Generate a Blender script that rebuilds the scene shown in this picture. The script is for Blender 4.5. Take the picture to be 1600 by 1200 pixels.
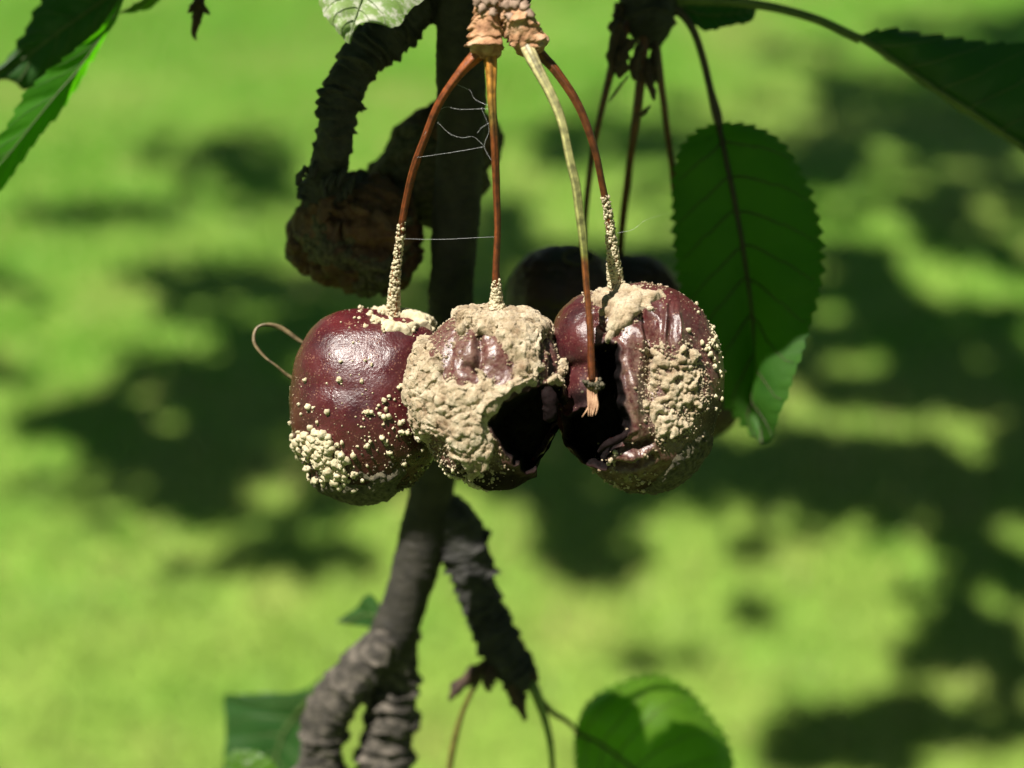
import bpy, math, random
import numpy as np
from mathutils import Vector

for o in list(bpy.data.objects):
    bpy.data.objects.remove(o)
SC = bpy.context.scene
COL = SC.collection
rng = np.random.default_rng(7)
random.seed(7)

# ------------------------------------------------------------------ camera
PITCH = math.radians(24)
CAM = np.array([0.0, 0.0, 1.45])
RT = np.array([1.0, 0.0, 0.0])
UP = np.array([0.0, math.sin(PITCH), math.cos(PITCH)])
FW = np.array([0.0, math.cos(PITCH), -math.sin(PITCH)])
LENS = 55.0
WF = 36.0 / LENS
FOCUS = 0.246
cd = bpy.data.cameras.new('camera')
cam = bpy.data.objects.new('camera', cd)
COL.objects.link(cam)
cam.location = CAM
cam.rotation_euler = (math.pi / 2 - PITCH, 0, 0)
cd.lens = LENS
cd.sensor_width = 36.0
cd.clip_start = 0.01
cd.clip_end = 400
cd.dof.use_dof = True
cd.dof.focus_distance = FOCUS
cd.dof.aperture_fstop = 9.5
SC.camera = cam

# ------------------------------------------------------------------ light
SUN = np.array([-0.37, -0.28, 0.93])
SUN /= np.linalg.norm(SUN)
wd = bpy.data.worlds.new('World')
SC.world = wd
wd.use_nodes = True
nt = wd.node_tree
sky = nt.nodes.new('ShaderNodeTexSky')
sky.sky_type = 'NISHITA'
sky.sun_disc = False
sky.sun_elevation = math.asin(SUN[2])
sky.sun_rotation = math.atan2(SUN[0], SUN[1])
bg = nt.nodes['Background']
bg.inputs[1].default_value = 0.05
nt.links.new(sky.outputs[0], bg.inputs[0])
sl = bpy.data.lights.new('sun', 'SUN')
sl.energy = 5.0
sl.angle = math.radians(0.53)
sl.color = (1.0, 0.95, 0.86)
so = bpy.data.objects.new('sun', sl)
COL.objects.link(so)
so.location = (-2, 0, 6)
so.rotation_euler = Vector(SUN).to_track_quat('Z', 'Y').to_euler()
SC.view_settings.view_transform = 'Standard'
SC.view_settings.look = 'None'
SC.view_settings.exposure = 1.0
SC.view_settings.gamma = 1.0

# ------------------------------------------------------------------ helpers
def P(px, py, d):
    px = np.asarray(px, float); py = np.asarray(py, float); d = np.asarray(d, float)
    u = (px - 800) / 1600 * WF * d
    v = (600 - py) / 1600 * WF * d
    return CAM + d[..., None] * FW + u[..., None] * RT + v[..., None] * UP

def proj(w):
    q = w - CAM
    d = q @ FW
    return 800 + (q @ RT) / d / WF * 1600, 600 - (q @ UP) / d / WF * 1600

def mpp(d):
    return WF * d / 1600

def hash3(ix, iy, iz, seed):
    with np.errstate(over='ignore'):
        h = (ix.astype(np.int64).astype(np.uint32) * np.uint32(374761393)
             ^ iy.astype(np.int64).astype(np.uint32) * np.uint32(668265263)
             ^ iz.astype(np.int64).astype(np.uint32) * np.uint32(2246822519)
             ^ np.uint32((seed * 3266489917 + 12345) & 0xffffffff))
        h ^= h >> np.uint32(15)
        h *= np.uint32(2246822519)
        h ^= h >> np.uint32(13)
        h *= np.uint32(3266489917)
        h ^= h >> np.uint32(16)
    return h.astype(np.float64) / 4294967296.0

def vnoise(p, size, seed=0):
    q = p / size
    i = np.floor(q); f = q - i
    f = f * f * (3 - 2 * f)
    out = 0
    for dx in (0, 1):
        for dy in (0, 1):
            for dz in (0, 1):
                w = ((f[:, 0] if dx else 1 - f[:, 0]) * (f[:, 1] if dy else 1 - f[:, 1]) * (f[:, 2] if dz else 1 - f[:, 2]))
                out = out + w * hash3(i[:, 0] + dx, i[:, 1] + dy, i[:, 2] + dz, seed)
    return out * 2 - 1

def fbm(p, size, seed=0, octv=4):
    s = 0; a = 1.0; t = 0
    for k in range(octv):
        s = s + a * vnoise(p, size / 2 ** k, seed + k); t += a; a *= 0.5
    return s / t

def worley(p, size, seed=0):
    q = p / size
    i = np.floor(q)
    best = np.full(len(p), 9.0)
    for dx in (-1, 0, 1):
        for dy in (-1, 0, 1):
            for dz in (-1, 0, 1):
                c = i + (dx, dy, dz)
                o = np.stack([hash3(c[:, 0], c[:, 1], c[:, 2], seed + k) for k in (11, 22, 33)], 1)
                dd = ((c + o - q) ** 2).sum(1)
                best = np.minimum(best, dd)
    return np.sqrt(best)

def sstep(x, a, b):
    t = np.clip((x - a) / (b - a), 0, 1)
    return t * t * (3 - 2 * t)

def sdf(px, py, poly):
    """signed distance in px, positive inside"""
    poly = np.asarray(poly, float)
    dm = np.full(px.shape, 1e9); ins = np.zeros(px.shape, bool)
    for k in range(len(poly)):
        x0, y0 = poly[k]; x1, y1 = poly[(k + 1) % len(poly)]
        ex, ey = x1 - x0, y1 - y0
        t = np.clip(((px - x0) * ex + (py - y0) * ey) / (ex * ex + ey * ey + 1e-9), 0, 1)
        dm = np.minimum(dm, np.hypot(px - x0 - t * ex, py - y0 - t * ey))
        if y0 != y1:
            c = ((y0 > py) != (y1 > py)) & (px < (x1 - x0) * (py - y0) / (y1 - y0) + x0)
            ins ^= c
    return np.where(ins, dm, -dm)

def dline(px, py, pts):
    dm = np.full(px.shape, 1e9)
    for k in range(len(pts) - 1):
        x0, y0 = pts[k]; x1, y1 = pts[k + 1]
        ex, ey = x1 - x0, y1 - y0
        t = np.clip(((px - x0) * ex + (py - y0) * ey) / (ex * ex + ey * ey), 0, 1)
        dm = np.minimum(dm, np.hypot(px - x0 - t * ex, py - y0 - t * ey))
    return dm

def ga(px, py, x, y, rx, ry, rot=0):
    c, s = math.cos(math.radians(rot)), math.sin(math.radians(rot))
    dx, dy = px - x, py - y
    return np.exp(-(((dx * c + dy * s) / rx) ** 2 + ((-dx * s + dy * c) / ry) ** 2))

ORG = {}
def empty(name, loc, label=None, cat=None, group=None):
    o = bpy.data.objects.new(name, None)
    COL.objects.link(o)
    o.empty_display_size = 0.01
    o.location = loc
    ORG[o.name] = np.asarray(loc, float)
    if label: o['label'] = label
    if cat: o['category'] = cat
    if group: o['group'] = group
    return o

def mk(name, V, faces, mat, parent=None, smooth=True, attrs=None, kind=None, label=None):
    """V world coords, faces: list of int arrays (k,3) or (k,4); child of a thing shares its origin"""
    V = np.asarray(V, float)
    org = ORG[parent.name] if parent is not None else np.zeros(3)
    me = bpy.data.meshes.new(name)
    if not isinstance(faces, (list, tuple)): faces = [faces]
    faces = [np.asarray(f, np.int32) for f in faces if len(f)]
    me.vertices.add(len(V))
    me.vertices.foreach_set('co', (V - org).astype(np.float32).ravel())
    nl = sum(f.size for f in faces); nf = sum(len(f) for f in faces)
    me.loops.add(nl); me.polygons.add(nf)
    me.loops.foreach_set('vertex_index', np.concatenate([f.ravel() for f in faces]))
    tot = np.concatenate([np.full(len(f), f.shape[1], np.int32) for f in faces])
    st = np.concatenate([[0], np.cumsum(tot)[:-1]]).astype(np.int32)
    me.polygons.foreach_set('loop_start', st)
    me.polygons.foreach_set('use_smooth', np.full(nf, smooth))
    me.update(calc_edges=True)
    me.validate()
    if attrs:
        for k, a in attrs.items():
            a = np.asarray(a, np.float32)
            if a.ndim == 1:
                me.attributes.new(k, 'FLOAT', 'POINT').data.foreach_set('value', a)
            else:
                if a.shape[1] == 3: a = np.concatenate([a, np.ones((len(a), 1), np.float32)], 1)
                me.attributes.new(k, 'FLOAT_COLOR', 'POINT').data.foreach_set('color', a.ravel())
    me.materials.append(mat)
    o = bpy.data.objects.new(name, me)
    COL.objects.link(o)
    if parent is not None:
        o.parent = parent
    ORG[o.name] = org
    if kind: o['kind'] = kind
    if label: o['label'] = label
    return o

def vnormals(V, quads):
    a, b, c, d = (V[quads[:, k]] for k in range(4))
    n = np.cross(c - a, d - b)
    out = np.zeros_like(V)
    for k in range(4):
        for j in range(3):
            out[:, j] += np.bincount(quads[:, k], n[:, j], len(V))
    return out / (np.linalg.norm(out, axis=1, keepdims=True) + 1e-20)

def catmull(pts, n):
    pts = np.asarray(pts, float)
    p = np.vstack([2 * pts[0] - pts[1], pts, 2 * pts[-1] - pts[-2]])
    L = np.concatenate([[0], np.cumsum(np.linalg.norm(np.diff(pts[:, :2], axis=0), axis=1) + 1e-9)])
    s = np.linspace(0, L[-1], n)
    k = np.clip(np.searchsorted(L, s, side='right') - 1, 0, len(pts) - 2)
    t = ((s - L[k]) / (L[k + 1] - L[k]))[:, None]
    p0, p1, p2, p3 = p[k], p[k + 1], p[k + 2], p[k + 3]
    return 0.5 * (2 * p1 + (p2 - p0) * t + (2 * p0 - 5 * p1 + 4 * p2 - p3) * t ** 2 + (3 * p1 - p0 - 3 * p2 + p3) * t ** 3)

def tube_world(S, R, nth, fr=None):
    """S spine (n,3), R radius (n,), fr(s, theta)->factor"""
    n = len(S)
    T = np.gradient(S, axis=0); T /= np.linalg.norm(T, axis=1, keepdims=True) + 1e-12
    a = np.array([0.0, 1.0, 0.0]) if abs(T[0][1]) < 0.9 else np.array([1.0, 0, 0])
    N = np.zeros_like(S); x = a - T[0] * (a @ T[0]); N[0] = x / np.linalg.norm(x)
    for i in range(1, n):
        x = N[i - 1] - T[i] * (N[i - 1] @ T[i]); N[i] = x / np.linalg.norm(x)
    B = np.cross(T, N)
    th = np.linspace(0, 2 * math.pi, nth, endpoint=False)
    s = np.concatenate([[0], np.cumsum(np.linalg.norm(np.diff(S, axis=0), axis=1))])
    SS, TH = np.meshgrid(s, th, indexing='ij')
    rad = R[:, None] * (fr(SS, TH) if fr is not None else 1.0) * np.ones_like(SS)
    V = S[:, None] + rad[..., None] * (np.cos(TH)[..., None] * N[:, None] + np.sin(TH)[..., None] * B[:, None])
    V = V.reshape(-1, 3)
    i, j = np.meshgrid(np.arange(n - 1), np.arange(nth), indexing='ij')
    q = np.stack([i * nth + j, i * nth + (j + 1) % nth, (i + 1) * nth + (j + 1) % nth, (i + 1) * nth + j], -1).reshape(-1, 4)
    V = np.vstack([V, S[0], S[-1]])
    j = np.arange(nth)
    t1 = np.stack([np.full(nth, n * nth), (j + 1) % nth, j], 1)
    t2 = np.stack([np.full(nth, n * nth + 1), (n - 1) * nth + j, (n - 1) * nth + (j + 1) % nth], 1)
    tt = np.concatenate([np.repeat(s / s[-1], nth), [0, 1]])
    return V, [q, np.vstack([t1, t2])], tt

def lean(pts):
    """the fruit stems lean a little towards the camera at their upper ends"""
    return [(a, b, d - 0.007 * max(0.0, min(1.0, 1 - b / 330.0)), *r) for a, b, d, *r in pts]

def path(pts, n):
    """pts (px,py,d,rpx) -> spine world, radius m"""
    c = catmull(pts, n)
    return P(c[:, 0], c[:, 1], c[:, 2]), np.maximum(c[:, 3], 0.2) * mpp(c[:, 2]), c

# ------------------------------------------------------------------ materials
def newmat(name):
    m = bpy.data.materials.new(name)
    m.use_nodes = True
    return m, m.node_tree.nodes, m.node_tree.links, m.node_tree.nodes['Principled BSDF']

def noise_node(N, L, scale, detail=4, rough=0.55):
    tc = N.get('TC') or N.new('ShaderNodeTexCoord'); tc.name = 'TC'
    n = N.new('ShaderNodeTexNoise')
    n.inputs['Scale'].default_value = scale
    n.inputs['Detail'].default_value = detail
    n.inputs['Roughness'].default_value = rough
    L.new(tc.outputs['Object'], n.inputs['Vector'])
    return n

def ramp(N, L, src, stops):
    r = N.new('ShaderNodeValToRGB')
    e = r.color_ramp.elements
    while len(e) < len(stops): e.new(0.5)
    for k, (p, c) in enumerate(stops):
        e[k].position = p
        e[k].color = (*c, 1) if len(c) == 3 else c
    L.new(src, r.inputs[0])
    return r

def mixc(N, L, fac, a, b, mode='MIX'):
    m = N.new('ShaderNodeMix'); m.data_type = 'RGBA'; m.blend_type = mode
    for sock, v in ((m.inputs[0], fac), (m.inputs[6], a), (m.inputs[7], b)):
        if isinstance(v, (int, float)): sock.default_value = v
        elif isinstance(v, tuple): sock.default_value = (*v, 1)
        else: L.new(v, sock)
    return m.outputs[2]

def bump(N, L, B, h, strength, dist):
    b = N.new('ShaderNodeBump')
    b.inputs['Strength'].default_value = strength
    b.inputs['Distance'].default_value = dist
    L.new(h, b.inputs['Height'])
    L.new(b.outputs[0], B.inputs['Normal'])
    return b

def attr(N, name):
    a = N.new('ShaderNodeAttribute'); a.attribute_name = name
    return a

def mat_noise(name, c1, c2, scale, rough=0.8, bs=0.4, bd=0.0003, bscale=None, c3=None):
    m, N, L, B = newmat(name)
    n = noise_node(N, L, scale)
    st = [(0.3, c1), (0.7, c2)] if c3 is None else [(0.28, c1), (0.5, c2), (0.72, c3)]
    r = ramp(N, L, n.outputs[0], st)
    L.new(r.outputs[0], B.inputs['Base Color'])
    B.inputs['Roughness'].default_value = rough
    n2 = noise_node(N, L, bscale or scale * 3, 6, 0.6)
    bump(N, L, B, n2.outputs[0], bs, bd)
    return m

def skin_mat(name, c1, c2, speck, rot_c, rough):
    m, N, L, B = newmat(name)
    n = noise_node(N, L, 140, 4)
    r = ramp(N, L, n.outputs[0], [(0.3, c1), (0.72, c2)])
    # pale lenticels
    tc = N['TC']
    v = N.new('ShaderNodeTexVoronoi'); v.inputs['Scale'].default_value = 2300
    L.new(tc.outputs['Object'], v.inputs['Vector'])
    rs = ramp(N, L, v.outputs['Distance'], [(0.16, (1, 1, 1)), (0.36, (0, 0, 0))])
    n3 = noise_node(N, L, 420, 5, 0.7)
    rn = ramp(N, L, n3.outputs[0], [(0.46, (0, 0, 0)), (0.72, (1, 1, 1))])
    fac = mixc(N, L, 1.0, rs.outputs[0], rn.outputs[0], 'MULTIPLY')
    c = mixc(N, L, fac, r.outputs[0], speck)
    du = attr(N, 'dust')
    n6 = noise_node(N, L, 1100, 6, 0.75)
    rd_ = ramp(N, L, n6.outputs[0], [(0.36, (0, 0, 0)), (0.66, (1, 1, 1))])
    c = mixc(N, L, mixc(N, L, 1.0, du.outputs['Color'], rd_.outputs[0], 'MULTIPLY'), c, (0.32, 0.23, 0.17))
    a = attr(N, 'rot')
    n4 = noise_node(N, L, 900, 4)
    rr = ramp(N, L, n4.outputs[0], [(0.35, rot_c), (0.75, tuple(x * 3.2 for x in rot_c))])
    c = mixc(N, L, a.outputs['Fac'], c, rr.outputs[0])
    L.new(c, B.inputs['Base Color'])
    ro = N.new('ShaderNodeMapRange'); L.new(a.outputs['Fac'], ro.inputs[0])
    ro.inputs[4].default_value = 0.85
    nr_ = noise_node(N, L, 260, 5, 0.65)
    rr_ = N.new('ShaderNodeMapRange'); L.new(nr_.outputs[0], rr_.inputs[0])
    rr_.inputs[1].default_value = 0.35; rr_.inputs[2].default_value = 0.7
    rr_.inputs[3].default_value = rough - 0.03; rr_.inputs[4].default_value = rough + 0.2
    L.new(rr_.outputs[0], ro.inputs[3])
    L.new(ro.outputs[0], B.inputs['Roughness'])
    sp_ = N.new('ShaderNodeMapRange'); L.new(a.outputs['Fac'], sp_.inputs[0])
    sp_.inputs[3].default_value = 0.6; sp_.inputs[4].default_value = 0.05
    L.new(sp_.outputs[0], B.inputs['Specular IOR Level'])
    B.inputs['Subsurface Weight'].default_value = 0.08
    B.inputs['Subsurface Radius'].default_value = (0.002, 0.0005, 0.0005)
    B.inputs['Subsurface Scale'].default_value = 0.6
    nb = noise_node(N, L, 2600, 4, 0.6)
    bump(N, L, B, nb.outputs[0], 0.42, 0.00025)
    return m

M = {}
M['skin'] = skin_mat('cherry_skin', (0.030, 0.0045, 0.008), (0.088, 0.012, 0.014), (0.34, 0.18, 0.12), (0.0035, 0.0025, 0.0025), 0.25)
M['mummy'] = skin_mat('mummy_skin', (0.04, 0.013, 0.006), (0.16, 0.06, 0.018), (0.28, 0.17, 0.08), (0.02, 0.016, 0.01), 0.55)
M['mummy_strip'] = mat_noise('mummy_strip', (0.03, 0.011, 0.005), (0.12, 0.055, 0.02), 500, 0.6, 0.6, 0.0005, 1200)
M['dark_skin'] = skin_mat('dark_cherry_skin', (0.02, 0.004, 0.005), (0.05, 0.008, 0.008), (0.12, 0.06, 0.04), (0.03, 0.024, 0.018), 0.45)
def mould_mat():
    m, N, L, B = newmat('mould')
    n = noise_node(N, L, 330, 4)
    r = ramp(N, L, n.outputs[0], [(0.3, (0.27, 0.18, 0.105)), (0.5, (0.50, 0.395, 0.26)), (0.72, (0.67, 0.57, 0.42))])
    n2 = noise_node(N, L, 2600, 5, 0.75)
    r2 = ramp(N, L, n2.outputs[0], [(0.34, (0.68, 0.63, 0.56)), (0.52, (1, 1, 1)), (0.7, (1.2, 1.18, 1.14))])
    L.new(mixc(N, L, 1.0, r.outputs[0], r2.outputs[0], 'MULTIPLY'), B.inputs['Base Color'])
    B.inputs['Roughness'].default_value = 1.0
    B.inputs['Specular IOR Level'].default_value = 0.1
    B.inputs['Sheen Weight'].default_value = 0.15
    bump(N, L, B, n2.outputs[0], 1.0, 0.0005)
    return m
M['mould'] = mould_mat()
M['pale_mould'] = mat_noise('pale_mould', (0.38, 0.31, 0.19), (0.58, 0.51, 0.35), 1200, 0.95, 0.5, 0.0002, 5000)
M['grey_mould'] = mat_noise('grey_mould', (0.035, 0.03, 0.018), (0.13, 0.11, 0.066), 1300, 0.95, 0.7, 0.0003, 5000)
M['bark'] = mat_noise('bark', (0.012, 0.010, 0.0075), (0.034, 0.029, 0.021), 260, 0.8, 0.6, 0.0006, 900)
M['spur_bark'] = mat_noise('spur_bark', (0.016, 0.013, 0.01), (0.055, 0.047, 0.037), 420, 0.85, 1.0, 0.0009, 1300, (0.19, 0.16, 0.13))
M['dark_bark'] = mat_noise('dark_bark', (0.011, 0.010, 0.009), (0.04, 0.038, 0.033), 330, 0.8, 0.7, 0.0006, 1100)
M['collar'] = mat_noise('collar_bark', (0.16, 0.06, 0.022), (0.42, 0.22, 0.11), 420, 0.75, 0.8, 0.0005, 1400, (0.5, 0.36, 0.24))
M['scale'] = mat_noise('papery_scale', (0.10, 0.055, 0.032), (0.36, 0.25, 0.18), 600, 0.8, 0.5, 0.0003, 1800)
M['dead_scale'] = mat_noise('dead_scale', (0.02, 0.012, 0.008), (0.07, 0.035, 0.018), 600, 0.8, 0.5, 0.0003, 1800)
M['fibre'] = mat_noise('torn_fibre', (0.22, 0.10, 0.05), (0.5, 0.3, 0.18), 1200, 0.8, 0.5, 0.0002, 3000)
M['web'] = mat_noise('silk', (0.6, 0.6, 0.62), (0.8, 0.8, 0.82), 900, 0.25, 0.0, 0.0001)

def stem_mat():
    m, N, L, B = newmat('stem')
    a = attr(N, 'col')
    n = noise_node(N, L, 900, 4)
    r = ramp(N, L, n.outputs[0], [(0.3, (0.4, 0.38, 0.36)), (0.68, (1.4, 1.35, 1.3))])
    c = mixc(N, L, 1.0, a.outputs['Color'], r.outputs[0], 'MULTIPLY')
    L.new(c, B.inputs['Base Color'])
    B.inputs['Roughness'].default_value = 0.45
    n2 = noise_node(N, L, 2500, 4)
    bump(N, L, B, n2.outputs[0], 0.4, 0.0002)
    return m
M['stem'] = stem_mat()

def leaf_mat(name, c1, c2, tr, gloss=0.4, tf=0.45, spots=None):
    m, N, L, B = newmat(name)
    n = noise_node(N, L, 90, 5)
    r = ramp(N, L, n.outputs[0], [(0.3, c1), (0.7, c2)])
    c = r.outputs[0]
    if spots:
        n3 = noise_node(N, L, 700, 5, 0.7)
        rn = ramp(N, L, n3.outputs[0], [(0.47, (0, 0, 0)), (0.6, (1, 1, 1))])
        c = mixc(N, L, rn.outputs[0], c, spots)
    L.new(c, B.inputs['Base Color'])
    B.inputs['Roughness'].default_value = gloss
    B.inputs['Specular IOR Level'].default_value = 0.3
    n2 = noise_node(N, L, 700, 4)
    b = bump(N, L, B, n2.outputs[0], 0.35, 0.0004)
    t = N.new('ShaderNodeBsdfTranslucent')
    t.inputs[0].default_value = (*tr, 1)
    mx = N.new('ShaderNodeMixShader'); mx.inputs[0].default_value = tf
    L.new(B.outputs[0], mx.inputs[1]); L.new(t.outputs[0], mx.inputs[2])
    L.new(mx.outputs[0], N['Material Output'].inputs[0])
    return m
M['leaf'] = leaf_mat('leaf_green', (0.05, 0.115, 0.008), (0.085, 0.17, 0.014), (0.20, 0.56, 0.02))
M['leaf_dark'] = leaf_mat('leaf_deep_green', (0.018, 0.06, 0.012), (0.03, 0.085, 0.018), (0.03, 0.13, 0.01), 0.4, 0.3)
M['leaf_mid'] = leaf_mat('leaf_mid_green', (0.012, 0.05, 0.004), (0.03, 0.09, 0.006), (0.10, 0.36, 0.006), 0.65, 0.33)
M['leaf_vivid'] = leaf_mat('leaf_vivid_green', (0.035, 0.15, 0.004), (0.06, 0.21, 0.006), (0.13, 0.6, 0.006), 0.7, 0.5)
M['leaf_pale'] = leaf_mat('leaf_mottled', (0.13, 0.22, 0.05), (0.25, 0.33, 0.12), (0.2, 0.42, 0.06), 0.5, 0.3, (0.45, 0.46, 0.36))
M['vein'] = mat_noise('leaf_vein', (0.05, 0.085, 0.02), (0.10, 0.14, 0.035), 500, 0.6, 0.2, 0.0001)
M['dark_vein'] = mat_noise('dark_leaf_vein', (0.03, 0.02, 0.012), (0.055, 0.04, 0.018), 500, 0.6, 0.2, 0.0001)

# ------------------------------------------------------------------ lawn
def lawn_mat():
    m, N, L, B = newmat('lawn_soil')
    n = noise_node(N, L, 3.5, 5, 0.6)
    r = ramp(N, L, n.outputs[0], [(0.3, (0.12, 0.24, 0.02)), (0.55, (0.18, 0.29, 0.035)), (0.75, (0.26, 0.28, 0.07))])
    n2 = noise_node(N, L, 90, 4, 0.7)
    r2 = ramp(N, L, n2.outputs[0], [(0.35, (0.6, 0.6, 0.5)), (0.65, (1.15, 1.15, 1.1))])
    L.new(mixc(N, L, 1.0, r.outputs[0], r2.outputs[0], 'MULTIPLY'), B.inputs['Base Color'])
    B.inputs['Roughness'].default_value = 0.9
    bump(N, L, B, n2.outputs[0], 0.5, 0.01)
    return m
gx = np.linspace(-1, 1, 61); gx = np.sign(gx) * np.abs(gx) ** 2.2 * 90
GX, GY = np.meshgrid(gx, gx + 3, indexing='ij')
pp = np.stack([GX.ravel(), GY.ravel(), np.zeros(GX.size)], 1)
pp[:, 2] = 0.012 * vnoise(pp, 0.9, 4)
i, j = np.meshgrid(np.arange(60), np.arange(60), indexing='ij')
q = np.stack([i * 61 + j, (i + 1) * 61 + j, (i + 1) * 61 + j + 1, i * 61 + j + 1], -1).reshape(-1, 4)
lawn = mk('lawn', pp, q, lawn_mat(), kind='structure', label='sunlit green lawn dappled with leaf shade behind the cherries')

def grass():
    n = 210000
    y = 1.0 + 8.8 * rng.random(n * 3) ** 1.15
    x = (rng.random(n * 3) * 2 - 1) * 5.2
    k = np.abs(x) < 0.42 * y + 0.9
    x = x[k][:n]; y = y[k][:n]
    n = len(x)
    base = np.stack([x, y, np.zeros(n)], 1)
    base[:, 2] = 0.012 * vnoise(base, 0.9, 4) - 0.004
    h = 0.022 + 0.022 * rng.random(n)
    w = 0.0022 + 0.002 * rng.random(n)
    az = rng.random(n) * 6.283; ln = 0.2 + 0.7 * rng.random(n); la = rng.random(n) * 6.283
    side = np.stack([np.cos(az), np.sin(az), 0 * az], 1)
    lean = np.stack([np.cos(la) * ln, np.sin(la) * ln, 0 * la], 1)
    up = np.array([0, 0, 1.0])
    mid = base + (up + lean * 0.4) * (h * 0.55)[:, None]
    tip = base + (up * 0.9 + lean) * h[:, None]
    V = np.stack([base - side * w[:, None], base + side * w[:, None], mid - side * (w * 0.8)[:, None], mid + side * (w * 0.8)[:, None], tip], 1).reshape(-1, 3)
    k = np.arange(n)[:, None] * 5
    q = k + np.array([0, 1, 3, 2]); t = k + np.array([2, 3, 4])
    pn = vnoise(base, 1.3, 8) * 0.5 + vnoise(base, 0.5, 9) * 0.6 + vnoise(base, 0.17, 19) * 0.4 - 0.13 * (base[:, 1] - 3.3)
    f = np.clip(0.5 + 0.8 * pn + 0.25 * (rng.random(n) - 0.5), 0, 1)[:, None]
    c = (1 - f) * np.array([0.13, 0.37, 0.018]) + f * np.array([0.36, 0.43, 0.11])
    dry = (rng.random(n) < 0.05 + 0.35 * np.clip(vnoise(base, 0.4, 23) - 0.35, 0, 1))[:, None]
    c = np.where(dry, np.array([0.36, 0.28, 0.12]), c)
    m, N, L, B = newmat('grass_blade')
    a = attr(N, 'col')
    L.new(a.outputs['Color'], B.inputs['Base Color'])
    B.inputs['Roughness'].default_value = 0.5
    t_ = N.new('ShaderNodeBsdfTranslucent'); L.new(a.outputs['Color'], t_.inputs[0])
    mx = N.new('ShaderNodeMixShader'); mx.inputs[0].default_value = 0.4
    L.new(B.outputs[0], mx.inputs[1]); L.new(t_.outputs[0], mx.inputs[2])
    L.new(mx.outputs[0], N['Material Output'].inputs[0])
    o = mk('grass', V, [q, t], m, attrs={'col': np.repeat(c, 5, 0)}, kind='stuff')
    o['label'] = 'short green mown grass covering the lawn'
    o['category'] = 'grass'
grass()

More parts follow.
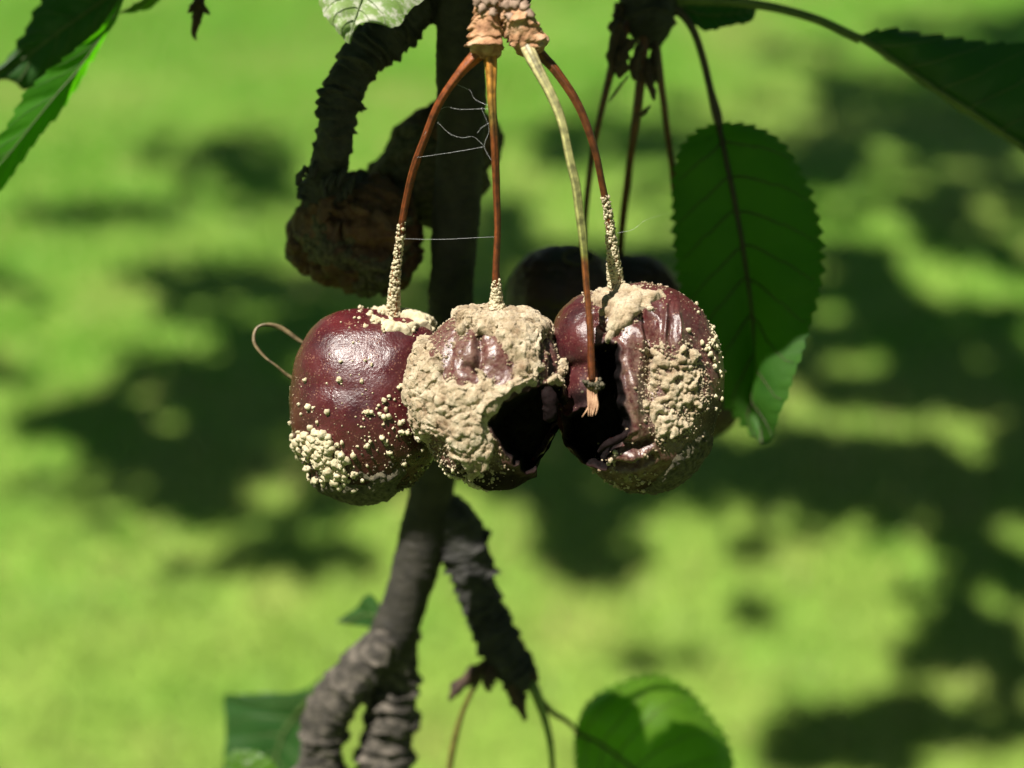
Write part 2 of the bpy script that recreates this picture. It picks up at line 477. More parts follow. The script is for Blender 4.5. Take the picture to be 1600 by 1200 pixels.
# ------------------------------------------------------------------ the tree overhead (throws the dappled shade)
LIMB_END = np.array([0.03, 0.36, 1.93])
def crown_tree():
    root = empty('cherry_tree', (2.0, 0.7, 0), 'cherry tree beside the lawn whose leafy crown shades the branch', 'tree')
    tp = np.array([[2.0, 0.7, -0.05], [1.98, 0.7, 0.5], [2.03, 0.72, 1.1], [1.95, 0.72, 1.7], [1.97, 0.75, 2.4], [1.9, 0.8, 3.2]])
    S = catmull(tp, 60)
    S = np.stack([np.interp(np.linspace(0, 5, 60), np.arange(6), tp[:, k]) for k in range(3)], 1)
    V, F, t = tube_world(S, np.linspace(0.13, 0.06, 60), 20, lambda s, th: 1 + 0.05 * np.sin(3 * th + 5 * s) + 0.03 * np.sin(7 * th - 9 * s))
    mk('trunk', V, F, M['bark'], root)
    limbs = [[(1.95, 0.72, 1.72), (1.3, 0.5, 1.9), (0.6, 0.4, 1.98), tuple(LIMB_END), (-0.25, 0.5, 1.95)],
             [(1.97, 0.75, 2.2), (1.6, 1.8, 2.35), (0.9, 3.0, 2.4), (0.2, 4.4, 2.5)],
             [(1.97, 0.75, 2.3), (2.1, 2.0, 2.5), (1.9, 3.8, 2.6), (1.7, 5.5, 2.6)],
             [(1.95, 0.75, 2.0), (1.0, 1.3, 2.2), (0.0, 2.0, 2.3), (-1.0, 3.0, 2.35), (-2.0, 4.0, 2.4)],
             [(1.97, 0.75, 2.6), (2.7, 1.2, 2.9), (3.3, 1.8, 3.1)],
             [(1.97, 0.75, 2.5), (1.4, -0.3, 2.8), (0.9, -1.2, 3.0)]]
    for Lm in limbs:
        Lm = np.array(Lm)
        n = 40
        S = np.stack([np.interp(np.linspace(0, len(Lm) - 1, n), np.arange(len(Lm)), Lm[:, k]) for k in range(3)], 1)
        S[:, 2] += 0.03 * np.sin(np.linspace(0, 9, n))
        V, F, t = tube_world(S, np.linspace(0.045, 0.012, n), 10)
        mk('limb', V, F, M['bark'], root)
    # leaves: ground spots in shade, lifted along the sun's direction into the crown
    ell = [(330, 235, 90, 28), (420, 285, 80, 40), (130, 335, 110, 17), (270, 440, 260, 28), (430, 520, 150, 60), (300, 585, 210, 40), (90, 640, 150, 42), (400, 640, 170, 50),
           (330, 745, 190, 60), (470, 790, 160, 45), (480, 868, 170, 24), (560, 560, 120, 110), (200, 700, 120, 28),
           (920, 230, 150, 60), (920, 330, 160, 90), (880, 470, 200, 110), (860, 620, 220, 110), (900, 830, 190, 70), (970, 950, 120, 70), (780, 760, 120, 60),
           (1080, 150, 70, 20), (1250, 82, 50, 16), (1340, 150, 120, 36), (1500, 190, 140, 60), (1300, 250, 170, 55), (1480, 300, 170, 70), (1240, 420, 200, 90), (1450, 450, 200, 90),
           (1100, 560, 160, 110), (1350, 600, 210, 100), (1540, 620, 120, 140), (1120, 730, 190, 60), (1400, 760, 220, 70), (1560, 850, 90, 90),
           (1540, 1010, 100, 70), (1480, 1130, 170, 45), (1280, 1180, 160, 25), (1580, 60, 70, 50), (1450, 40, 60, 25), (1030, 1010, 50, 30)]
    pts = []
    for (ex, ey, rx, ry) in ell:
        el = PITCH - math.atan((600 - min(ey, 1190)) / 1600 * WF); dist = CAM[2] / math.sin(max(el, 0.15))
        area = math.pi * rx * ry * (WF / 1600 * dist) ** 2 / math.sin(max(el, 0.15))
        n = int(area * (1500 if ex > 1150 and ey < 900 else 1250)) + 10
        px = ex + rng.normal(0, 0.66, n) * rx; py = ey + rng.normal(0, 0.56, n) * ry
        dr = FW + ((px - 800) / 1600 * WF)[:, None] * RT + ((600 - py) / 1600 * WF)[:, None] * UP
        g = CAM + dr * (-CAM[2] / np.minimum(dr[:, 2], -0.1))[:, None]
        g[:, 2] = 0
        k = vnoise(g, 0.16, 88) + 0.5 * vnoise(g, 0.45, 89) > -0.3
        pts.append(g[k])
    # unseen crown leaves added around the view to block skylight and lawn bounce
    n = 70000
    nin = sum(len(a) for a in pts)
    g = np.stack([rng.random(n) * 11 - 5.0, rng.random(n) * 14 - 5.5, np.zeros(n)], 1)
    gp, gq = proj(g + np.array([0, 0, 1e-6]))
    ahead = (g - CAM) @ FW > 0.3
    seen = ahead & (gp > -130) & (gp < 1700) & (gq > -60) & (gq < 1330)
    keep = ~seen & (vnoise(g, 0.5, 31) + 0.4 * vnoise(g, 0.2, 32) > -0.45)
    pts.append(g[keep])
    G = np.vstack(pts)
    n = len(G)
    inner = np.arange(n) < nin
    hh = 2.05 + 0.9 * rng.random(n) ** 1.3
    C = G + SUN[None] * (hh / SUN[2])[:, None]
    # keep the sun's path to the fruit open
    fruit = P(760, 560, 0.25)
    rel = C - fruit; along = rel @ SUN
    off = np.linalg.norm(rel - along[:, None] * SUN, axis=1)
    k = (off > 0.17) | (along < 0)
    C = C[k]; inner = inner[k]; n = len(C)
    # leaf template
    ty = np.array([0, .12, .35, .6, .82, 1.0]); tw = np.array([0.02, .3, .5, .46, .25, 0.02])
    T = []
    for a, b in zip(ty, tw): T += [(-b * 0.55, a - 0.5, 0.05 * b), (0, a - 0.5, -0.03), (b * 0.55, a - 0.5, 0.05 * b)]
    T = np.array(T)
    tq = np.array([[r * 3 + c, r * 3 + c + 1, r * 3 + c + 4, r * 3 + c + 3] for r in range(5) for c in range(2)])
    sz = 0.075 + 0.04 * rng.random(n)
    nr = SUN * 0.9 + rng.normal(0, 0.42, (n, 3)); nr /= np.linalg.norm(nr, axis=1, keepdims=True)
    ax = rng.normal(0, 1, (n, 3)); ax -= nr * (ax * nr).sum(1, keepdims=True); ax /= np.linalg.norm(ax, axis=1, keepdims=True)
    bx = np.cross(ax, nr)
    T2 = np.array([(0, -.5, -.03), (-.27, -.2, .04), (-.22, .22, .04), (0, .5, -.03), (.22, .22, .04), (.27, -.2, .04)])
    tq2 = np.array([[0, 3, 2, 1], [0, 5, 4, 3]])
    VV, FF, off = [], [], 0
    for sel, tt, qq, mul in ((inner, T, tq, 1.0), (~inner, T2, tq2, 1.25)):
        V = C[sel][:, None] + (mul * sz[sel])[:, None, None] * (tt[None, :, :1] * bx[sel][:, None] + tt[None, :, 1:2] * ax[sel][:, None] + tt[None, :, 2:] * nr[sel][:, None])
        FF.append((np.arange(len(V))[:, None, None] * len(tt) + qq[None]).reshape(-1, 4) + off)
        VV.append(V.reshape(-1, 3)); off += V.size // 3
    mk('crown', np.vstack(VV), np.vstack(FF), M['leaf_dark'], root, kind='stuff')
crown_tree()

# ------------------------------------------------------------------ the branch
BR = empty('cherry_branch', P(715, -30, 0.264), 'dark hanging cherry branch with ringed spurs and serrated leaves', 'branch')

def twig_d(y): return 0.285 + (y - 600) * 3.4e-5

def plain_bark(seed):
    def f(s, th):
        p = np.stack([np.cos(th).ravel() * 0.004, np.sin(th).ravel() * 0.004, s.ravel()], 1)
        return 1 + 0.08 * fbm(p, 0.005, seed).reshape(s.shape) + 0.045 * vnoise(p * np.array([1, 1, 2.2]), 0.0016, seed + 5).reshape(s.shape)
    return f

def ring_bark(seed, width=0.0021, amp=0.2):
    r = np.random.default_rng(seed)
    edges = np.cumsum(np.concatenate([[-0.01], width * (0.5 + 1.1 * r.random(400))]))
    ampk = amp * (0.45 + 0.8 * r.random(402))
    def f(s, th):
        p = np.stack([np.cos(th).ravel() * 0.0035, np.sin(th).ravel() * 0.0035, s.ravel()], 1)
        sw = s + 0.0019 * fbm(p, 0.0045, seed).reshape(s.shape) + 0.0006 * vnoise(p, 0.0012, seed + 3).reshape(s.shape)
        k = np.clip(np.searchsorted(edges, sw) - 1, 0, 399)
        fr = (sw - edges[k]) / (edges[k + 1] - edges[k])
        part = np.clip(0.55 + 1.1 * vnoise(p + np.stack([0 * k, 0 * k, k * 0.013], -1).reshape(-1, 3), 0.0035, seed + 6).reshape(s.shape), 0.1, 1.3)
        prof = fr ** 0.9 * (1 - sstep(fr, 0.8, 1.0)) * 1.2
        return 0.92 + ampk[k] * part * prof + 0.13 * fbm(p, 0.004, seed + 8).reshape(s.shape) + 0.06 * vnoise(p, 0.0008, seed + 2).reshape(s.shape)
    return f

def sag(y):
    """the lower branch hangs further back"""
    return 0.012 * sstep(np.asarray(y, float), 580, 830)

def sagp(pts):
    return [(a, b, d + float(sag(b)), *r) for a, b, d, *r in pts]

def limb(name, pts, mat, fr, n=260, nth=44, parent=None, label=None):
    S, R, c = path(sagp(pts), n)
    V, F, t = tube_world(S, R, nth, fr)
    return mk(name, V, F, mat, parent or BR, label=label)

LE = LIMB_END
lx, ly = proj(LE[None]); ld = float((LE - CAM) @ FW)
# main stem: from the limb overhead down to the fork
S1, R1, _ = path(sagp([(715, -60, 0.263, 36), (716, 0, 0.265, 36), (720, 100, 0.268, 39), (718, 240, 0.273, 37), (708, 400, 0.278, 36), (700, 540, 0.283, 34),
                  (688, 680, 0.288, 33), (676, 760, 0.2905, 35), (664, 830, 0.2925, 40), (648, 890, 0.2945, 36), (630, 950, 0.2965, 35), (606, 1010, 0.2985, 36), (590, 1040, 0.2995, 30)]), 300)
top = np.stack([LE + (S1[0] - LE) * k + np.array([0.03, 0.02, 0.0]) * math.sin(k * 3.1416) for k in np.linspace(0, 1, 60)[:-1]])
S1 = np.vstack([top, S1]); R1 = np.concatenate([np.linspace(0.008, R1[0], 59), R1])
V, F, t = tube_world(S1, R1, 40, plain_bark(3))
mk('main_stem', V, F, M['bark'], BR)
limb('spur', [(715, -50, 0.265, 34), (676, -12, 0.267, 36), (622, 38, 0.2665, 37), (566, 92, 0.266, 36), (536, 150, 0.266, 33), (522, 210, 0.2665, 29), (513, 262, 0.271, 30), (508, 318, 0.275, 38)],
     M['dark_bark'], ring_bark(11, 0.0018, 0.36), 420)
limb('spur', [(668, 792, 0.2912, 20), (706, 806, 0.2915, 33), (728, 858, 0.293, 37), (744, 920, 0.2945, 32), (766, 975, 0.296, 32), (790, 1024, 0.2975, 36), (812, 1052, 0.298, 30), (828, 1072, 0.2985, 18)],
     M['dark_bark'], ring_bark(12, 0.002, 0.3), 380)
limb('spur', [(624, 975, 0.297, 25), (592, 1012, 0.297, 33), (556, 1056, 0.298, 36), (516, 1112, 0.300, 36), (501, 1170, 0.302, 34), (500, 1240, 0.304, 32), (500, 1290, 0.306, 20)],
     M['spur_bark'], ring_bark(13, 0.0026, 0.3), 380)
limb('spur', [(632, 950, 0.299, 25), (624, 1010, 0.301, 33), (614, 1080, 0.303, 38), (606, 1150, 0.305, 41), (602, 1230, 0.307, 37), (600, 1300, 0.309, 24)],
     M['spur_bark'], ring_bark(14, 0.0026, 0.3), 380)
# centre spur carrying the fruit stems
limb('spur', [(722, -75, 0.262, 26), (755, -62, 0.251, 42), (782, -35, 0.242, 46), (785, -5, 0.237, 36), (783, 14, 0.2355, 14)], M['dark_bark'], ring_bark(15, 0.002, 0.25), 160)
# right-hand spur
limb('spur', [(722, -80, 0.262, 24), (800, -130, 0.270, 26), (900, -120, 0.278, 28), (985, -70, 0.283, 34), (1008, -20, 0.284, 42), (1014, 22, 0.2845, 44), (1016, 52, 0.285, 34), (1020, 75, 0.285, 12)],
     M['dark_bark'], ring_bark(16, 0.0024, 0.2), 300)
# side twig with the leaves at the upper left
limb('side_twig', [(718, -95, 0.262, 16), (620, -120, 0.266, 13), (480, -100, 0.272, 11), (340, -60, 0.278, 9), (260, -40, 0.282, 8), (205, -34, 0.285, 6)], M['bark'], plain_bark(6), 120, 16)
# bud collars
def collar(pts, seed):
    return limb('bud_collar', lean(pts), M['collar'], ring_bark(seed, 0.00115, 0.3), 240, 56)
collar([(772, -12, 0.243, 22), (764, 15, 0.2425, 20), (761, 40, 0.242, 24), (761, 62, 0.242, 27), (760, 80, 0.242, 26), (759, 92, 0.242, 14)], 21)
collar([(792, -8, 0.243, 24), (803, 18, 0.2425, 24), (815, 42, 0.242, 28), (825, 62, 0.242, 27), (834, 78, 0.242, 22), (838, 86, 0.242, 10)], 22)

def scale_piece(name, base, tip, wpx, mat, d, curl=0.002, parent=None):
    """a small curled papery bract: thin shell"""
    b = np.array(base, float); t_ = np.array(tip, float)
    ax = t_ - b; pr = np.array([-ax[1], ax[0]]) / (np.hypot(*ax) + 1e-9)
    n, m = 10, 6
    s, w = np.meshgrid(np.linspace(0, 1, n), np.linspace(-1, 1, m), indexing='ij')
    jag = 1 + 0.25 * rng.normal(size=s.shape) * (np.abs(w) > 0.9)
    wd = wpx * (0.55 + 0.6 * s - 0.95 * s ** 3) * jag
    xy = b + s[..., None] * ax + (w * wd)[..., None] * pr + (np.sin(s * 3) * wpx * 0.25)[..., None] * pr
    dd = d + sag(xy[..., 1]) - curl * (1 - w ** 2) * 0.7 - curl * 0.6 * np.sin(s * 2.5)
    front = P(xy[..., 0], xy[..., 1], dd).reshape(-1, 3)
    back = front + FW * 0.00025
    V = np.vstack([front, back]); k = n * m
    i, j = np.meshgrid(np.arange(n - 1), np.arange(m - 1), indexing='ij')
    q = np.stack([i * m + j, i * m + j + 1, (i + 1) * m + j + 1, (i + 1) * m + j], -1).reshape(-1, 4)
    bd = [r * m for r in range(n)] + [(n - 1) * m + c for c in range(1, m)] + [r * m + m - 1 for r in range(n - 2, -1, -1)] + [c for c in range(m - 2, 0, -1)]
    rim = np.array([[a, c, c + k, a + k] for a, c in zip(bd, bd[1:] + bd[:1])])
    return mk(name, V, [q, q[:, ::-1] + k, rim], mat, parent or BR)

for b, t_, w in [((752, -8), (738, 22), 9), ((764, -10), (757, 20), 11), ((776, -5), (771, 18), 9), ((760, 5), (744, 30), 8), ((795, 0), (790, 24), 10),
                 ((806, -4), (806, 26), 12), ((817, 2), (829, 22), 11), ((822, 14), (842, 34), 8), ((770, 12), (775, 34), 8), ((800, 20), (797, 42), 8)]:
    scale_piece('bud_scale', b, (b[0] + 0.62 * (t_[0] - b[0]), b[1] + 0.62 * (t_[1] - b[1])), w * 1.15, M['scale'], 0.2338, 0.0005)
for b, t_, w, d in [((970, 30), (957, 118), 13, 0.281), ((985, 60), (968, 122), 15, 0.280), ((1000, 70), (992, 126), 12, 0.281), ((1012, 90), (1022, 156), 11, 0.283),
                    ((1024, 60), (1028, 130), 10, 0.284), ((972, 5), (962, 66), 14, 0.283), ((982, 118), (952, 160), 3, 0.281), ((1000, 180), (1016, 164), 5, 0.284),
                    ((765, 1030), (702, 1094), 15, 0.296), ((772, 1040), (762, 1080), 16, 0.295), ((806, 1060), (822, 1126), 17, 0.297), ((800, 1050), (812, 1100), 18, 0.297), ((820, 1040), (842, 1062), 12, 0.297)]:
    scale_piece('bud_scale', b, t_, w, M['dead_scale'], d, 0.0015)
# flaky scales at the foot of the left spur
for k in range(9):
    x = 482 + k * 9 + rng.normal() * 3; y = 268 + rng.normal() * 14
    scale_piece('bud_scale', (x, y), (x - 8 + rng.normal() * 6, y + 30), 8, M['dark_bark'], 0.268, 0.0012)
# bract dangling at the upper left
b0 = limb('bract', [(312, -62, 0.2785, 7), (311, -20, 0.2785, 8), (311, 8, 0.2785, 9), (309, 24, 0.2785, 8), (305, 42, 0.2785, 6), (303, 54, 0.2785, 4), (307, 63, 0.2785, 1)], M['dead_scale'], ring_bark(25, 0.0012, 0.3), 100, 16)
scale_piece('bract_scale', (309, 4), (294, 20), 6, M['dead_scale'], 0.278, 0.0008, b0)
scale_piece('bract_scale', (312, 4), (328, 22), 6, M['dead_scale'], 0.278, 0.0008, b0)

# ------------------------------------------------------------------ leaves
def leaf(left, mid, right, mat, veinmat=None, petiole=None, serr=5, teeth=24, cup=(0, 0), rib=3.2, nv=8, wav=0.0006, seed=1, label=None):
    N_, Mc = 150, 9
    Lp, Mp, Rp = (catmull(sagp(a), N_) for a in (left, mid, right))
    Lw, Mw, Rw = (P(a[:, 0], a[:, 1], a[:, 2]) for a in (Lp, Mp, Rp))
    s = np.linspace(0, 1, N_)
    def side(E, cp):
        w = np.linspace(0, 1, Mc)
        W = Mw[:, None] + (E - Mw)[:, None] * w[None, :, None]
        T = np.gradient(Mw, axis=0); nn = np.cross(T, E - Mw)
        nn /= np.linalg.norm(nn, axis=1, keepdims=True) + 1e-12
        nn *= np.sign(-(nn @ FW))[:, None] + 1e-6
        W = W + nn[:, None] * (cp * 4 * w * (1 - w))[None, :, None] * sstep(s, 0, .15)[:, None, None] * (1 - sstep(s, .85, 1))[:, None, None]
        # herringbone quilting between veins
        ph = (s[:, None] * nv * 1.0 - w[None] * 0.9) * 2 * math.pi
        W = W + nn[:, None] * (-wav * 0.5 * np.abs(np.cos(ph / 2)) ** 6 * sstep(w, 0, .15)[None])[..., None]
        # serration
        tooth = ((s * teeth) % 1.0)
        out = (E - Mw); ln = np.linalg.norm(out, axis=1, keepdims=True); out = out / (ln + 1e-9)
        am = serr * mpp(Mp[:, 2])[:, None] * np.minimum(1, ln / 0.003)
        rg = np.random.default_rng(seed); ta = 0.6 + 0.7 * rg.random(teeth + 2)
        W[:, -1] += out * am * ((tooth * 1.0 - 0.4) * ta[(s * teeth).astype(int)])[:, None]
        return W
    A, B_ = side(Lw, cup[0]), side(Rw, cup[1])
    G = np.concatenate([A[:, :0:-1], B_], 1)
    flat = G.reshape(-1, 3)
    flat = flat - FW * (wav * 1.2 * vnoise(flat, 0.007, seed))[:, None]
    G = flat.reshape(G.shape)
    m = G.shape[1]
    i, j = np.meshgrid(np.arange(N_ - 1), np.arange(m - 1), indexing='ij')
    q = np.stack([i * m + j, i * m + j + 1, (i + 1) * m + j + 1, (i + 1) * m + j], -1).reshape(-1, 4)
    o = mk('leaf', flat, q, mat, BR, label=label)
    vm = veinmat or M['vein']
    S = G[:, Mc - 1] - FW * 0.0002
    R = np.linspace(rib, rib * 0.3, N_) * mpp(Mp[:, 2])
    if petiole is not None:
        Sp, Rp_, _ = path(sagp(petiole), 60)
        V, F, t = tube_world(Sp, Rp_, 10)
        mk('petiole', V, F, vm, o)
    V, F, t = tube_world(S, R, 8)
    mk('midrib', V, F, vm, o)
    VV, FF, off = [], [[], []], 0
    vr = np.random.default_rng(seed + 40)
    for k in range(nv):
        for sd in (-1, 1):
            r0 = int((0.05 + 0.85 * (k + 0.35 * vr.random()) / nv) * N_)
            rr = np.linspace(r0, min(N_ - 2, r0 + 0.85 / nv * N_ * 1.5), 14); cc = np.linspace(0, 0.93, 14) ** 0.9 * (Mc - 1)
            a = rr.astype(int); b_ = Mc - 1 + sd * cc
            b0_ = np.floor(b_).astype(int); fb = (b_ - b0_)[:, None]
            Sv = G[a, b0_] * (1 - fb) + G[a, np.minimum(b0_ + 1, m - 1)] * fb - FW * 0.00008
            if np.linalg.norm(Sv[-1] - Sv[0]) < 0.002: continue
            V, F, t = tube_world(Sv, np.linspace(rib * 0.3, rib * 0.1, 14) * mpp(Mp[0, 2]), 5)
            VV.append(V); FF[0].append(F[0] + off); FF[1].append(F[1] + off); off += len(V)
    if VV:
        mk('side_veins', np.vstack(VV), [np.vstack(FF[0]), np.vstack(FF[1])], vm, o)
    return o

# large hanging leaf on the right
leaf([(1122, 190, .288), (1085, 206, .287), (1058, 245, .287), (1051, 310, .288), (1055, 390, .289), (1068, 470, .29), (1092, 550, .292), (1130, 625, .294), (1165, 668, .292), (1188, 692, .286)],
     [(1122, 190, .288), (1134, 250, .287), (1148, 320, .2875), (1162, 400, .289), (1174, 480, .291), (1181, 560, .295), (1186, 630, .294), (1189, 692, .286)],
     [(1122, 190, .288), (1180, 196, .289), (1226, 226, .29), (1260, 285, .290), (1282, 355, .287), (1284, 420, .284), (1274, 480, .284), (1256, 540, .2805), (1236, 600, .278), (1216, 650, .2775), (1204, 684, .279), (1190, 692, .286)],
     M['leaf_mid'], M['dark_vein'], [(1016, -4, .284, 9), (1058, 16, .284, 7), (1082, 45, .2845, 6), (1098, 90, .286, 6), (1110, 140, .287, 6), (1120, 178, .288, 8), (1124, 196, .2878, 6)],
     serr=11, teeth=30, cup=(0.002, 0.0035), rib=5, seed=5, label='large dark green leaf hanging tip down beside the fruit')
# upper right leaf
leaf([(1338, 58, .286), (1382, 46, .286), (1430, 52, .287), (1485, 58, .288), (1540, 66, .289), (1610, 70, .290), (1690, 110, .291), (1760, 190, .292), (1800, 330, .293)],
     [(1338, 58, .286), (1384, 86, .286), (1440, 124, .287), (1500, 164, .288), (1560, 202, .289), (1620, 240, .29), (1690, 280, .291), (1750, 310, .292), (1800, 330, .293)],
     [(1338, 58, .286), (1383, 88, .288), (1438, 128, .291), (1497, 170, .294), (1556, 209, .296), (1618, 248, .297), (1688, 288, .297), (1750, 316, .295), (1800, 330, .293)],
     M['leaf_dark'], M['vein'], [(1016, -10, .284, 11), (1075, -2, .284, 10), (1140, 2, .284, 8), (1210, 12, .285, 7), (1275, 30, .2855, 7), (1320, 50, .286, 7), (1344, 62, .286, 7)],
     serr=8, teeth=18, cup=(0.002, 0), rib=5, seed=8, label='dark green serrated leaf on a long arching stalk')
# small leaf behind the stalk, with a pale sheen
leaf([(1062, 8, .288), (1090, 4, .289), (1130, 2, .290), (1165, 2, .291), (1184, 10, .292)],
     [(1062, 8, .288), (1092, 22, .288), (1130, 24, .289), (1165, 20, .290), (1184, 10, .292)],
     [(1062, 8, .288), (1084, 34, .286), (1104, 46, .286), (1140, 40, .287), (1172, 34, .288), (1184, 10, .292)],
     M['leaf_dark'], M['vein'], [(1018, 2, .285, 5), (1045, 4, .287, 4), (1066, 9, .288, 3)], serr=2, teeth=12, rib=2, seed=9, label='small rounded leaf tucked under the arching stalk')
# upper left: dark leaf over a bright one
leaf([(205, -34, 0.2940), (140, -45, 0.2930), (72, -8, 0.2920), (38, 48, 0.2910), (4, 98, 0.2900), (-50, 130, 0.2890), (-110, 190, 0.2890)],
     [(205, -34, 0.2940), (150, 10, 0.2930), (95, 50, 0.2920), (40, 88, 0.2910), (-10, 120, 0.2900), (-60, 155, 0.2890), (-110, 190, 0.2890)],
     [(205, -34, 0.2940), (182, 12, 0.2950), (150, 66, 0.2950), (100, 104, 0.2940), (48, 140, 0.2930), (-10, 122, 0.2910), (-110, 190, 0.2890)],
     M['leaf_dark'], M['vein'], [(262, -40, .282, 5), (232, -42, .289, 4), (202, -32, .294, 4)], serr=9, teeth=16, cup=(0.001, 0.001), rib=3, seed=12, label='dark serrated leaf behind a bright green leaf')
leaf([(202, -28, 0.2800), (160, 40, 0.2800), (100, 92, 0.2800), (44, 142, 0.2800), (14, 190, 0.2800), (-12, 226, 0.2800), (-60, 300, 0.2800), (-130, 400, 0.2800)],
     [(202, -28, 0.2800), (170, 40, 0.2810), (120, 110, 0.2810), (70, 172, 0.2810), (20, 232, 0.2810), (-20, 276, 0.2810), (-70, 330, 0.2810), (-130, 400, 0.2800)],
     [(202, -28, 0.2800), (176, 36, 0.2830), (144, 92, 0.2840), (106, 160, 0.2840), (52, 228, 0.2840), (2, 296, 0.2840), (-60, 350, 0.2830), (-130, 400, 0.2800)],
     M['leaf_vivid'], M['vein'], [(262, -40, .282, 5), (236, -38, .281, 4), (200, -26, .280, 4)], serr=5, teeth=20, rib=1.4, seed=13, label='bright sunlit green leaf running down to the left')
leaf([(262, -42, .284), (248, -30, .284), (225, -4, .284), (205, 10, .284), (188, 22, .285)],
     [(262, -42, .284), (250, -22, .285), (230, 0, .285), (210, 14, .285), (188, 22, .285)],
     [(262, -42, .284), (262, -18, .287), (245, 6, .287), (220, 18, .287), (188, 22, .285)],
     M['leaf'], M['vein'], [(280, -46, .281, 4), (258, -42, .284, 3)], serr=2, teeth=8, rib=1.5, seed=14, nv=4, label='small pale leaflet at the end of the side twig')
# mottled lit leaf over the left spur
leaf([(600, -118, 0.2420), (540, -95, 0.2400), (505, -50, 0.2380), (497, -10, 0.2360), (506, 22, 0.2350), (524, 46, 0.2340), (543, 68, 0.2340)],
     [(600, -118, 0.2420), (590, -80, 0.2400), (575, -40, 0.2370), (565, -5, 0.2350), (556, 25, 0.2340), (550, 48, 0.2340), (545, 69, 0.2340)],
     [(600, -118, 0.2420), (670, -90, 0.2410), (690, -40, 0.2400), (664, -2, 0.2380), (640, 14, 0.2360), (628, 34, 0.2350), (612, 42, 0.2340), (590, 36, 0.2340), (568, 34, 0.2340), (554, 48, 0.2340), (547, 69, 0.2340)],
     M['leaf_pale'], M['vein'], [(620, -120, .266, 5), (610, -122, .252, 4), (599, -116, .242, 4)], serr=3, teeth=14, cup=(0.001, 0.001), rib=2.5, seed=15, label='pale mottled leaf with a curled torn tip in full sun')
# lower right leaf on a thin stalk
leaf([(898, 1145, 0.3140), (897, 1180, 0.3130), (905, 1230, 0.3120), (935, 1300, 0.3110), (990, 1350, 0.3110), (1060, 1360, 0.3110), (1080, 1350, 0.3110)],
     [(898, 1145, 0.3140), (935, 1160, 0.3120), (975, 1190, 0.3110), (1015, 1225, 0.3100), (1045, 1270, 0.3100), (1065, 1310, 0.3100), (1080, 1350, 0.3110)],
     [(898, 1145, 0.3140), (915, 1100, 0.3160), (960, 1070, 0.3170), (1028, 1055, 0.3180), (1075, 1078, 0.3180), (1112, 1120, 0.3170), (1140, 1165, 0.3160), (1145, 1230, 0.3140), (1120, 1300, 0.3120), (1080, 1350, 0.3110)],
     M['leaf'], M['dark_vein'], [(826, 1058, .2975, 7), (838, 1085, .298, 6), (862, 1112, .305, 5), (885, 1126, .310, 4), (906, 1146, .3139, 3)], serr=10, teeth=28, cup=(0.001, 0.005), rib=3, seed=17, label='rounded green leaf lying out on a thin stalk')
# lower left square dark leaf, and the paler tip before it
leaf([(470, 1085, .345), (420, 1083, .346), (375, 1086, .347), (350, 1088, .348), (352, 1130, .348), (350, 1190, .348), (345, 1260, .348), (400, 1330, .348)],
     [(500, 1060, .34), (480, 1095, .342), (460, 1120, .345), (440, 1150, .346), (430, 1190, .346), (420, 1240, .347), (410, 1290, .347), (400, 1330, .348)],
     [(510, 1060, .338), (520, 1100, .34), (525, 1140, .342), (525, 1180, .344), (520, 1230, .345), (500, 1280, .346), (450, 1320, .347), (400, 1330, .348)],
     M['leaf_dark'], M['vein'], [(545, 1072, .301, 5), (520, 1062, .32, 5), (503, 1062, .339, 4)], serr=2, teeth=18, rib=2.5, seed=19, label='dark blue green leaf with a straight edge behind the ringed spur')
leaf([(470, 1300, .31), (400, 1250, .312), (360, 1210, .314), (352, 1185, .315), (365, 1172, .316)],
     [(470, 1300, .31), (430, 1260, .312), (400, 1225, .314), (385, 1195, .315), (380, 1172, .316)],
     [(470, 1300, .31), (460, 1250, .312), (440, 1215, .314), (424, 1188, .315), (400, 1173, .316)],
     M['leaf'], M['vein'], [(500, 1285, .306, 5), (485, 1296, .308, 4), (468, 1298, .31, 4)], serr=3, teeth=10, rib=2, seed=20, label='light green leaf tip before the dark straight edged leaf')
leaf([(612, 985, .300), (598, 955, .303), (586, 935, .305), (572, 930, .307), (555, 950, .309), (522, 972, .31)],
     [(612, 985, .300), (597, 972, .303), (580, 960, .306), (563, 962, .308), (545, 968, .309), (522, 972, .31)],
     [(612, 985, .300), (600, 990, .302), (585, 982, .305), (565, 978, .307), (545, 976, .309), (522, 972, .31)],
     M['leaf_dark'], M['vein'], [(616, 992, .298, 4), (610, 984, .3, 3)], serr=3, teeth=8, rib=1.5, nv=4, seed=21, label='small dark leaf beside the fork of the branch')
# two leaf stalks hanging from the lower spur
for pts, c in [([(758, 1040, .296, 6), (748, 1062, .296, 5), (735, 1085, .296, 4), (722, 1115, .297, 4), (712, 1150, .298, 5), (704, 1190, .299, 5), (698, 1240, .30, 4)], (0.10, 0.085, 0.02)),
               ([(818, 1050, .2985, 9), (832, 1072, .2965, 9), (842, 1095, .2965, 8), (853, 1130, .297, 6), (861, 1170, .298, 5), (866, 1240, .30, 4)], (0.13, 0.2, 0.03))]:
    S, R, _ = path(sagp(pts), 70)
    V, F, t = tube_world(S, R, 12)
    mk('leaf_stalk', V, F, M['stem'], BR, attrs={'col': np.tile(c, (len(V), 1))})

